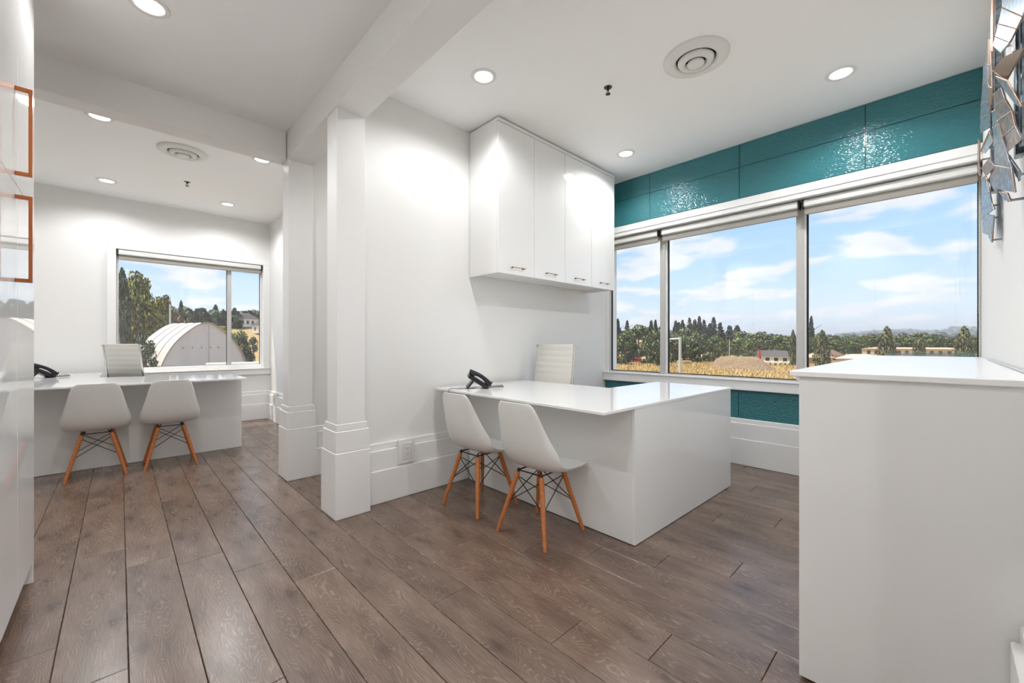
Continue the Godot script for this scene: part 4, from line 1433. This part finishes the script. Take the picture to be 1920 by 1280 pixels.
func build_trees() -> void:
	leaf_mat("leaf_green", Color(0.50, 0.57, 0.33))
	leaf_mat("leaf_bright", Color(0.60, 0.66, 0.36))
	leaf_mat("leaf_lime", Color(0.72, 0.73, 0.34))
	leaf_mat("leaf_olive", Color(0.58, 0.53, 0.34))
	leaf_mat("leaf_dark", Color(0.36, 0.45, 0.31))
	leaf_mat("needle", Color(0.37, 0.44, 0.41))
	leaf_mat("cypress_leaf", Color(0.58, 0.60, 0.34))
	var bark := mat("bark", Color(0.36, 0.29, 0.23), 0.9)
	var broad := [crown_broad(1), crown_broad(2), crown_broad(3)]
	var con := [crown_conifer(4), crown_conifer(5)]
	var col := [crown_column(6, 0.75), crown_column(7, 0.55)]
	var thick := trunk_mesh(0.04, 0.6)
	var thin := trunk_mesh(0.02, 0.9)
	var kinds := {
		"broad": [broad, "leaf_green", thick, "broad_tree", "broad green tree in the belt beyond the dry field"],
		"bright": [broad, "leaf_bright", thick, "broad_tree", "light green tree standing behind the earth mound"],
		"distant": [broad, "leaf_green", thick, "broad_tree", "distant round tree before the wooded hills"],
		"lime": [broad, "leaf_lime", thick, "broad_tree", "yellow-green tree near the fabric shelter"],
		"olive": [broad, "leaf_olive", thick, "broad_tree", "brownish olive tree behind the fabric shelter"],
		"dark": [broad, "leaf_dark", thick, "broad_tree", "low dark green tree beside the fabric shelter"],
		"conifer": [con, "needle", thin, "conifer_tree", "tall dark conifer rising behind the tree belt"],
		"far_conifer": [con, "needle", thin, "conifer_tree", "dark conifer on the rise behind the fabric shelter"],
		"column": [[col[0]], "cypress_leaf", thin, "poplar_tree", "slim upright poplar beside the bungalow"],
		"cypress": [[col[1]], "cypress_leaf", thin, "cypress_tree", "full pointed cypress beyond the long counter"],
		"cedar": [[col[0]], "leaf_dark", thin, "cedar_tree", "dark upright cedar at the left of the second window"],
	}
	var list := [
		["broad", 109.2, -70.5, 8.8, 8.1], ["broad", 91.1, -54.6, 9.4, 6.9], ["broad", 122.9, -68.6, 12.5, 12.5], ["broad", 99.8, -52.3, 7.9, 6.7], ["broad", 92.3, -46.6, 10.1, 6.3], ["broad", 109.3, -50.7, 9.1, 7.4], ["broad", 145.5, -63.4, 11.7, 11.8], ["broad", 119.0, -47.4, 9.3, 7.9], ["broad", 138.3, -50.7, 8.7, 8.6], ["broad", 172.9, -51.7, 11.1, 11.2], ["broad", 158.3, -43.7, 10.3, 10.4], ["broad", 186.2, -46.1, 9.7, 11.6], ["broad", 200.6, -44.7, 9.4, 10.9], ["broad", 171.6, -36.4, 8.3, 9.4], ["broad", 183.6, -33.7, 8.9, 9.2],
		["bright", 129.3, -43.8, 7.4, 6.9], ["bright", 115.1, -35.2, 7.7, 6.6],
		["distant", 288.0, -49.9, 9.8, 13.4], ["distant", 307.1, -45.1, 10.7, 13.8], ["distant", 248.6, -33.5, 7.8, 11.2], ["distant", 339.8, -41.8, 10.4, 16.2], ["distant", 290.0, -33.0, 8.5, 12.0], ["distant", 262.1, -28.1, 6.7, 10.5], ["distant", 360.7, -36.5, 12.0, 15.4], ["distant", 320.2, -25.9, 11.9, 14.7], ["distant", 393.7, -19.4, 11.5, 18.6], ["distant", 343.2, -12.5, 9.6, 14.6], ["distant", 368.9, -7.1, 13.1, 17.9], ["distant", 310.0, -5.0, 8.8, 13.0], ["distant", 421.3, -0.1, 10.8, 17.4], ["distant", 395.7, 4.8, 9.8, 16.2], ["distant", 330.0, 10.0, 8.8, 13.0], ["distant", 377.6, 15.6, 10.8, 14.9],
		["conifer", 201.7, -125.4, 18.8, 6.4], ["conifer", 214.5, -127.0, 17.8, 6.0], ["conifer", 215.3, -112.4, 17.6, 6.4], ["conifer", 208.3, -106.3, 17.9, 5.2], ["conifer", 215.4, -98.4, 17.4, 6.4], ["conifer", 250.2, -112.4, 17.0, 7.4], ["conifer", 237.1, -104.2, 18.3, 7.1], ["conifer", 225.2, -95.2, 19.2, 6.3], ["conifer", 246.1, -100.9, 18.8, 7.6], ["conifer", 215.5, -86.1, 19.7, 6.1], ["conifer", 235.5, -91.5, 18.4, 6.7], ["conifer", 259.2, -97.2, 16.8, 8.6], ["conifer", 224.9, -82.5, 19.4, 7.0], ["conifer", 246.6, -86.9, 17.1, 8.1], ["conifer", 256.9, -85.3, 15.7, 9.4], ["conifer", 240.1, -76.0, 15.5, 8.6], ["conifer", 193.7, -34.9, 16.9, 3.6],
		["column", 116.2, -24.5, 9.1, 1.9],
		["cypress", 113.8, -18.5, 8.8, 3.6], ["cypress", 154.5, -10.5, 10.5, 4.6], ["cypress", 154.8, -4.2, 7.3, 3.4], ["cypress", 166.6, 4.3, 10.5, 4.4],
		["cedar", 0.3, -95.5, 13.9, 3.0],
		["lime", 2.2, -101.0, 15.1, 5.8], ["lime", 3.8, -109.2, 13.6, 5.1], ["lime", 5.8, -115.7, 11.8, 4.4], ["lime", 20.1, -136.0, 10.7, 8.2], ["lime", 25.4, -146.3, 10.2, 7.4],
		["olive", 7.3, -122.4, 13.4, 4.7], ["olive", 9.7, -128.7, 14.0, 5.2], ["olive", 9.9, -109.5, 11.4, 3.8], ["olive", 14.6, -144.4, 11.6, 5.9],
		["dark", 2.2, -67.5, 7.6, 2.9], ["dark", 4.9, -95.2, 4.3, 2.9], ["dark", 21.2, -118.1, 8.6, 5.2], ["dark", 25.4, -127.9, 8.0, 4.3],
		["far_conifer", 14.0, -263.2, 9.0, 4.6], ["far_conifer", 13.0, -153.5, 18.8, 3.2], ["far_conifer", 24.0, -255.0, 8.0, 5.0], ["far_conifer", 29.7, -262.1, 9.0, 5.5], ["far_conifer", 33.8, -244.4, 10.6, 5.2], ["far_conifer", 38.0, -252.0, 8.5, 5.0], ["far_conifer", 44.6, -261.7, 10.2, 6.3]]
	var r := RandomNumberGenerator.new()
	r.seed = 77
	var nth := {}   # each kind is listed in order from the landmark that its label names
	var from := {"broad": "from the red trailers", "bright": "from the red trailers", "distant": "from the slim poplar", "conifer": "from the red trailers", "cypress": "from the slim poplar", "lime": "from the dark cedar", "olive": "from the dark cedar", "dark": "from the dark cedar", "far_conifer": "from the dark cedar"}
	var ordinal := ["first", "second", "third", "fourth", "fifth", "sixth", "seventh", "eighth", "ninth", "tenth", "eleventh", "twelfth", "thirteenth", "fourteenth", "fifteenth", "sixteenth", "seventeenth", "eighteenth", "nineteenth", "twentieth"]
	for a in list:
		var k: Array = kinds[a[0]]
		var count: int = nth.get(a[0], 0)
		nth[a[0]] = count + 1
		var said: String = k[4]
		if from.has(a[0]):
			said = "%s, %s %s" % [k[4], ordinal[count], from[a[0]]]
		var o := thing(k[3], said, "tree", Vector3(a[1], land_height(a[1], a[2]), a[2]), r.randf() * TAU, "trees outside: " + String(k[4]))
		var crown: Array = k[0]
		var f := put_mesh(crown[r.randi() % crown.size()], "foliage", M[k[1]], o)
		f.scale = Vector3(a[4], a[3], a[4])
		var t := put_mesh(k[2], "trunk", bark, o)
		t.scale = Vector3(a[3], a[3], a[3])

func build_far_woods() -> void:
	# the woods on the hills, too far to tell the trees apart
	var r := RandomNumberGenerator.new()
	r.seed = 5
	var l := Leaves.new()
	for i in 90:
		var d := Vector3(r.randfn(), r.randfn(), r.randfn()).normalized()
		l.leaf(Vector3(d.x * 0.42, 0.5 + d.y * 0.5, d.z * 0.42), d, 0.34, 1.3, r, r.randf_range(0.7, 1.2))
	var m := l.mesh()
	leaf_mat("far_leaf", Color(0.42, 0.48, 0.38))
	var mm := MultiMesh.new()
	mm.transform_format = MultiMesh.TRANSFORM_3D
	mm.mesh = m
	var places := []
	for i in 5200:
		var az := deg_to_rad(r.randf_range(-6.0, 98.0))
		var rr := r.randf_range(520.0, 1650.0)
		places.append([az, rr, r.randf_range(7.0, 15.0)])
	for i in 900:
		places.append([deg_to_rad(r.randf_range(-5.0, 60.0)), r.randf_range(235.0, 420.0), r.randf_range(5.0, 9.0)])
	mm.instance_count = places.size()
	for i in places.size():
		var x: float = sin(places[i][0]) * places[i][1]
		var z: float = -cos(places[i][0]) * places[i][1]
		var h: float = places[i][2]
		mm.set_instance_transform(i, Transform3D(Basis(Vector3.UP, i * 1.7).scaled(Vector3(h * 0.9, h, h * 0.9)), Vector3(x, land_height(x, z) - 0.5, z)))
	var o := MultiMeshInstance3D.new()
	o.name = "hill_woods"
	o.multimesh = mm
	o.material_override = M.far_leaf
	add_child(o, true)
	tag(o, "dense woods covering the distant hills", "woods", "", "stuff")

	# tufts of dry grass on the field
	var t := Leaves.new()
	for i in 14:
		var a := r.randf() * TAU
		var p := Vector3(cos(a) * 0.25 * r.randf(), 0, sin(a) * 0.25 * r.randf())
		var tip := p + Vector3(r.randfn() * 0.16, r.randf_range(0.4, 0.9), r.randfn() * 0.16)
		var s := t.v.size()
		var side := Vector3(-sin(a), 0, cos(a)) * 0.05
		var tint := r.randf_range(0.7, 1.25)
		for q in [p - side, p + side, tip]:
			t.v.append(q)
			t.n.append(Vector3(cos(a), 0.8, sin(a)).normalized())
			t.c.append(Color(tint, tint * 0.97, tint * 0.9))
		t.ix.append_array([s, s + 1, s + 2])
	leaf_mat("dry_blade", Color(0.80, 0.69, 0.47))
	mm = MultiMesh.new()
	mm.transform_format = MultiMesh.TRANSFORM_3D
	mm.mesh = t.mesh()
	mm.instance_count = 9000
	for i in 9000:
		var az := deg_to_rad(r.randf_range(50.0, 84.0))
		var rr := 55.0 + 75.0 * r.randf()
		var h := r.randf_range(0.5, 1.5)
		mm.set_instance_transform(i, Transform3D(Basis(Vector3.UP, r.randf() * TAU).scaled(Vector3(h * 1.6, h, h * 1.6)), Vector3(sin(az) * rr, GROUND, -cos(az) * rr)))
	o = MultiMeshInstance3D.new()
	o.name = "dry_grass"
	o.multimesh = mm
	o.material_override = M.dry_blade
	add_child(o, true)
	tag(o, "tufts of dry straw-coloured grass on the field", "grass", "", "stuff")

func bungalow(label: String, at: Vector3, turn: float, w: float, d: float, h: float, rise: float, wall: Material, roof: Material) -> Node3D:
	var o := thing("bungalow", label, "house", at, turn)
	box_part(Vector3(-w / 2, 0, -d / 2), Vector3(w / 2, h, d / 2), "house_wall", wall, o, 0.0)
	var b := MB.new()
	var e := 0.5
	var x := w / 2 + e
	var z := d / 2 + e
	var rx := x - z * 0.8
	var c := [Vector3(-x, h, -z), Vector3(x, h, -z), Vector3(x, h, z), Vector3(-x, h, z)]
	var r := [Vector3(-rx, h + rise, 0), Vector3(rx, h + rise, 0)]
	var mid := Vector3(0, h * 0.5, 0)
	b.out_face([c[3], c[2], r[1], r[0]], mid)
	b.out_face([c[1], c[0], r[0], r[1]], mid)
	b.out_face([c[2], c[1], r[1]], mid)
	b.out_face([c[0], c[3], r[0]], mid)
	b.face([c[0], c[1], c[2], c[3]])
	part(b, "roof", roof, o)
	for s in [-1, 1]:
		for i in int(w / 2.4):
			var xx := -w / 2 + 1.3 + i * 2.4
			box_part(Vector3(xx - 0.55, h * 0.35, s * d / 2 - 0.03), Vector3(xx + 0.55, h * 0.78, s * d / 2 + 0.03), "house_window", M.house_glass, o, 0.0)
		box_part(Vector3(s * w / 2 - 0.03, h * 0.35, -0.7), Vector3(s * w / 2 + 0.03, h * 0.78, 0.7), "house_window", M.house_glass, o, 0.0)
	return o

func pole(called: String, label: String, at: Vector3, h: float, r0: float, mt: Material, arm := 0.0) -> void:
	var o := thing(called, label, "pole", at)
	var b := MB.new()
	b.tube([Vector3(0, 0, 0), Vector3(0, h, 0)], [r0, r0 * 0.85], 10)
	part(b, "post", mt, o)
	if arm > 0.0:
		b = MB.new()
		b.tube([Vector3(0, h - 0.2, 0), Vector3(-0.2 * arm, h - 0.22, -arm)], r0 * 0.6, 8)
		part(b, "arm", mt, o)
		b = MB.new()
		b.t = Transform3D(Basis.IDENTITY, Vector3(-0.2 * arm, h - 0.24, -arm))
		b.box(Vector3(-0.15, -0.07, -0.35), Vector3(0.15, 0.07, 0.35), 0.04)
		part(b, "lamp_head", mt, o)

func build_shelter() -> void:
	# fabric storage shelter: a pointed-arch tunnel with its gable turned to the window
	var o := thing("fabric_shelter", "large pale fabric storage shelter with a pointed arch", "shelter", Vector3(9.4, GROUND, -75.0), deg_to_rad(24))
	var w := 6.4      # half width at the ground
	var h := 9.1
	var arc := []
	for i in 33:
		var s := i / 16.0 - 1.0
		var a := absf(s)
		var y := h * (0.94 * pow(1.0 - pow(a, 2.0), 0.6) + 0.06 * (1.0 - smoothstep(0.0, 0.5, a)) + 0.0)
		arc.append(Vector2(s * w, maxf(y, 0.0) if a < 1.0 else 0.0))
	for k in 4:   # bays of cloth between the hoops
		var b := MB.new()
		var z0 := -1.9 * k
		var rows := []
		for q in 6:
			var t := q / 5.0
			var sag := 1.0 - 0.008 * sin(t * PI)
			var row := []
			for p in arc: row.append(Vector3(p.x * sag, p.y * sag, z0 - 1.9 * t))
			rows.append(row)
		b.sheet(rows, 0.03)
		part(b, "cloth_bay", M.shelter_cloth, o)
	for k in 5:
		var hoop := MB.new()
		var path := []
		for p in arc: path.append(Vector3(p.x, p.y, -1.9 * k))
		hoop.tube(path, 0.07, 6)
		part(hoop, "hoop", M.shelter_hoop, o)
	var r := noise(9, 0.35, 3)
	var rows := []   # gable cloth with loose folds
	for q in 15:
		var t := q / 14.0
		var row := []
		for p in arc:
			var x: float = p.x * 0.985
			var y: float = p.y * 0.985 * t
			var fold := 0.22 * r.get_noise_2d(x * 1.2 + y * 0.9, y * 3.0 - x * 0.8)
			row.append(Vector3(x, y, -0.25 + fold * (1.0 - absf(x) / w)))
		rows.append(row)
	var g := MB.new()
	g.sheet(rows, 0.02)
	part(g, "gable_cloth", M.shelter_gable, o)
	var seam := MB.new()
	seam.tube([Vector3(0.2, 0.1, 0.02), Vector3(0.2, h * 0.96, 0.02)], 0.03, 5)
	part(seam, "gable_seam", M.shelter_hoop, o)
	for i in 6:
		var e := MB.new()
		e.tube([Vector3(-3.2 + i * 1.2, 5.4, -0.05), Vector3(-3.2 + i * 1.2, 5.4, 0.06)], 0.09, 8)
		part(e, "eyelet", M.shelter_hoop, o)

func build_outside() -> void:
	var m := mat("dry_field", Color.WHITE, 0.95)
	m.albedo_texture = ramp_tex(23, 0.02, 5, Color(0.56, 0.47, 0.31), Color(0.80, 0.68, 0.47))
	m.uv1_triplanar = true
	m.uv1_world_triplanar = true
	m.uv1_scale = Vector3(0.06, 0.06, 0.06)
	m = mat("bare_earth", Color.WHITE, 0.95)
	m.albedo_texture = ramp_tex(29, 0.02, 5, Color(0.42, 0.33, 0.25), Color(0.72, 0.62, 0.48))
	m.uv1_triplanar = true
	m.uv1_scale = Vector3(0.18, 0.18, 0.18)
	mat("house_white", Color(0.87, 0.85, 0.8), 0.8)
	mat("house_tan", Color(0.78, 0.68, 0.56), 0.85)
	mat("roof_dark", Color(0.34, 0.32, 0.32), 0.9)
	mat("roof_brown", Color(0.46, 0.36, 0.30), 0.9)
	mat("roof_pale", Color(0.72, 0.72, 0.66), 0.8)
	mat("house_glass", Color(0.20, 0.23, 0.26), 0.15)
	mat("post_grey", Color(0.75, 0.75, 0.74), 0.5)
	mat("post_white", Color(0.9, 0.9, 0.88), 0.5)
	mat("chimney_red", Color(0.72, 0.32, 0.22), 0.8)
	mat("vehicle_red", Color(0.66, 0.13, 0.14), 0.35)
	mat("tyre", Color(0.07, 0.07, 0.07), 0.8)
	mat("shelter_cloth", Color(0.86, 0.80, 0.74), 0.7)
	mat("shelter_gable", Color(0.80, 0.78, 0.78), 0.75)
	mat("shelter_hoop", Color(0.55, 0.53, 0.52), 0.6)
	mat("boat_white", Color(0.9, 0.89, 0.87), 0.3)
	m = mat("rail_glass", Color(0.25, 0.42, 0.38, 0.45), 0.05)
	m.transparency = BaseMaterial3D.TRANSPARENCY_ALPHA
	build_land()
	build_trees()
	build_far_woods()
	build_shelter()
	# summer haze over the far land
	var fog := FogMaterial.new()
	fog.resource_name = "summer_haze"
	fog.albedo = Color(0.95, 0.97, 1.0)
	fog.density = 0.0013
	var haze := FogVolume.new()
	haze.name = "far_haze"
	haze.shape = RenderingServer.FOG_VOLUME_SHAPE_BOX
	haze.size = Vector3(2300.0, 66.0, 2600.0)
	haze.material = fog
	add_child(haze, true)
	haze.position = Vector3(430.0 + 1150.0, 8.0, -700.0)
	tag(haze, "thin bluish summer haze over the distant hills", "haze", "", "stuff")

	# the earth mound in the field
	var r := noise(3, 0.16, 4)
	var rows := []
	for i in 25:
		var t := i / 24.0
		var row := []
		for j in 49:
			var a := TAU * j / 48.0
			var rr := 1.0 - t
			var y := 3.1 * smoothstep(0.0, 0.62, 1.0 - rr)
			var k := 1.0 + 0.10 * r.get_noise_2d(cos(a) * 9.0, sin(a) * 9.0 + t * 6.0)
			row.append(Vector3(cos(a) * 5.2 * rr * k, y + 0.35 * r.get_noise_2d(cos(a) * rr * 22.0, sin(a) * rr * 22.0) * smoothstep(0.0, 0.2, t), sin(a) * 8.6 * rr * k))
		rows.append(row)
	var b := MB.new()
	b.sheet(rows, 0.05)
	var o := part(b, "earth_mound", M.bare_earth, self)
	o.position = Vector3(95.9, GROUND - 0.05, -30.0)
	o.rotation.y = deg_to_rad(-17)
	tag(o, "bare brown earth mound in the dry field", "mound")

	pole("street_lamp", "grey street lamp with a short arm in the dry field", Vector3(44.4, GROUND, -19.8), 6.75, 0.17, M.post_grey, 0.9)
	pole("marker_pole", "thin white pole above the earth mound", Vector3(107.4, GROUND, -35.7), 6.9, 0.06, M.post_white)
	pole("street_lamp", "white street lamp beside the red trailers", Vector3(96.1, GROUND, -60.3), 5.3, 0.10, M.post_white, 1.0)
	pole("street_lamp", "tall white lamp mast behind the fabric shelter", Vector3(7.1, GROUND, -103.9), 13.6, 0.16, M.post_white)
	pole("marker_pole", "orange-red standpipe before the bungalow", Vector3(123.9, GROUND, -33.7), 4.3, 0.42, M.chimney_red)
	bungalow("white bungalow with a dark hipped roof behind the dry field", Vector3(144.0, GROUND, -35.5), deg_to_rad(78), 13.0, 8.0, 2.2, 1.6, M.house_white, M.roof_dark)
	bungalow("tan house half hidden by the first cypress", Vector3(122.0, GROUND, -21.3), deg_to_rad(85), 5.6, 6.0, 2.6, 0.9, M.house_tan, M.house_tan)
	bungalow("low house with a pale green-grey roof among the cypresses", Vector3(143.0, GROUND, -15.2), deg_to_rad(90), 9.0, 7.0, 1.9, 1.2, M.house_tan, M.roof_pale)
	bungalow("low house with a brown roof behind the pale roofed house", Vector3(160.0, GROUND, -25.0), deg_to_rad(90), 8.0, 6.0, 2.2, 1.8, M.house_tan, M.roof_brown)
	bungalow("long tan building beyond the cypresses", Vector3(240.0, GROUND, -9.0), deg_to_rad(88), 30.0, 10.0, 3.6, 0.6, M.house_tan, M.house_tan)
	bungalow("grey roofed white house on the rise, uphill row", Vector3(44.5, land_height(44.5, -236.0), -236.0), deg_to_rad(20), 9.0, 7.0, 4.0, 3.0, M.house_white, M.roof_dark)
	bungalow("grey roofed white house on the rise, lower row", Vector3(48.0, land_height(48.0, -214.0), -214.0), deg_to_rad(10), 8.0, 7.0, 3.6, 3.2, M.house_white, M.roof_dark)
	bungalow("white house with a brown roof on the rise", Vector3(56.0, land_height(56.0, -252.0), -252.0), deg_to_rad(15), 9.0, 7.0, 4.0, 3.0, M.house_white, M.roof_brown)

	# red trailers at the left end of the field
	for i in 2:
		var q: Array = [[101.4, -62.6, "red trailer beside the white street lamp"], [104.3, -59.4, "red trailer under the broad trees"]][i]
		o = null
		var tr := thing("red_trailer", q[2], "trailer", Vector3(q[0], GROUND, q[1]), deg_to_rad(-40))
		box_part(Vector3(-1.6, 0.7, -1.2), Vector3(1.6, 2.3 - 0.4 * i, 1.2), "trailer_box", M.vehicle_red, tr, 0.1)
		box_part(Vector3(-1.2, 1.4, 1.19), Vector3(0.2, 1.9 - 0.2 * i, 1.22), "trailer_window", M.house_glass, tr, 0.0)
		for s in [-0.9, 0.9]:
			for z in [-1.1, 1.1]:
				var wb := MB.new()
				wb.tube([Vector3(s, 0.4, z - 0.12), Vector3(s, 0.4, z + 0.12)], 0.4, 14)
				part(wb, "wheel", M.tyre, tr)

	# small shrubs in a row before the bungalow
	var bush := crown_broad(11)
	for i in 9:
		var s := thing("garden_shrub", "small round shrub before the bungalow, %s from the earth mound" % ["first", "second", "third", "fourth", "fifth", "sixth", "seventh", "eighth", "ninth"][i], "shrub", Vector3(112.5 + i * 0.8, GROUND, -32.5 + i * 0.85), i * 1.3, "shrubs before the bungalow")
		var f := put_mesh(bush, "foliage", M.leaf_dark, s)
		f.scale = Vector3(0.75, 1.3, 0.75)
		f.position.y = -0.12

	# glass balustrade before the cypresses
	var rail := thing("glass_balustrade", "green tinted glass balustrade before the cypresses", "railing", Vector3(121.5, -0.95 - 1.05, -1.3), deg_to_rad(-43.7))
	for i in 6:
		box_part(Vector3(-9.3 + i * 3.1, 0.0, -0.02), Vector3(-6.3 + i * 3.1, 1.05, 0.02), "glass_panel", M.rail_glass, rail, 0.0)
	box_part(Vector3(-9.6, -3.0, -0.3), Vector3(9.6, 0.0, 6.0), "terrace", M.house_tan, rail, 0.0)

	# moored white boat by the shelter, and the flat roof below the second window
	var by := land_height(3.4, -86.0)
	var boat := thing("white_boat", "small white cabin boat on the bank beside the fabric shelter", "boat", Vector3(3.4, by, -86.0), deg_to_rad(10))
	b = MB.new()
	b.prism(PackedVector2Array([Vector2(-1.7, 0.0), Vector2(-0.9, -0.7), Vector2(1.5, -0.7), Vector2(1.5, 0.7), Vector2(-0.9, 0.7)]), 0.35, 0.95, 0.05)
	part(b, "hull", M.boat_white, boat)
	box_part(Vector3(-0.5, 0.95, -0.5), Vector3(0.9, 1.4, 0.5), "cabin", M.boat_white, boat, 0.08)
	box_part(Vector3(-0.52, 1.02, -0.4), Vector3(-0.48, 1.3, 0.4), "windscreen", M.house_glass, boat, 0.0)
	for x in [-0.8, 1.1]:
		box_part(Vector3(x - 0.08, -0.05, -0.4), Vector3(x + 0.08, 0.35, 0.4), "cradle", M.post_grey, boat, 0.0)
	var low := thing("flat_roof", "flat pinkish roof edge below the second window", "roof", Vector3(7.2, GROUND, -41.5), deg_to_rad(-8))
	box_part(Vector3(-1.9, 0.0, -1.5), Vector3(3.5, 4.25, 1.5), "house_wall", M.house_tan, low, 0.0)
	box_part(Vector3(-2.1, 4.25, -1.7), Vector3(3.7, 4.4, 1.7), "roof_slab", M.roof_pale, low, 0.03)

func _ready() -> void:
	make_materials()
	setup_view()
	build_floor()
	build_shell()
	build_windows()
	build_lights()
	build_things()
	build_outside()
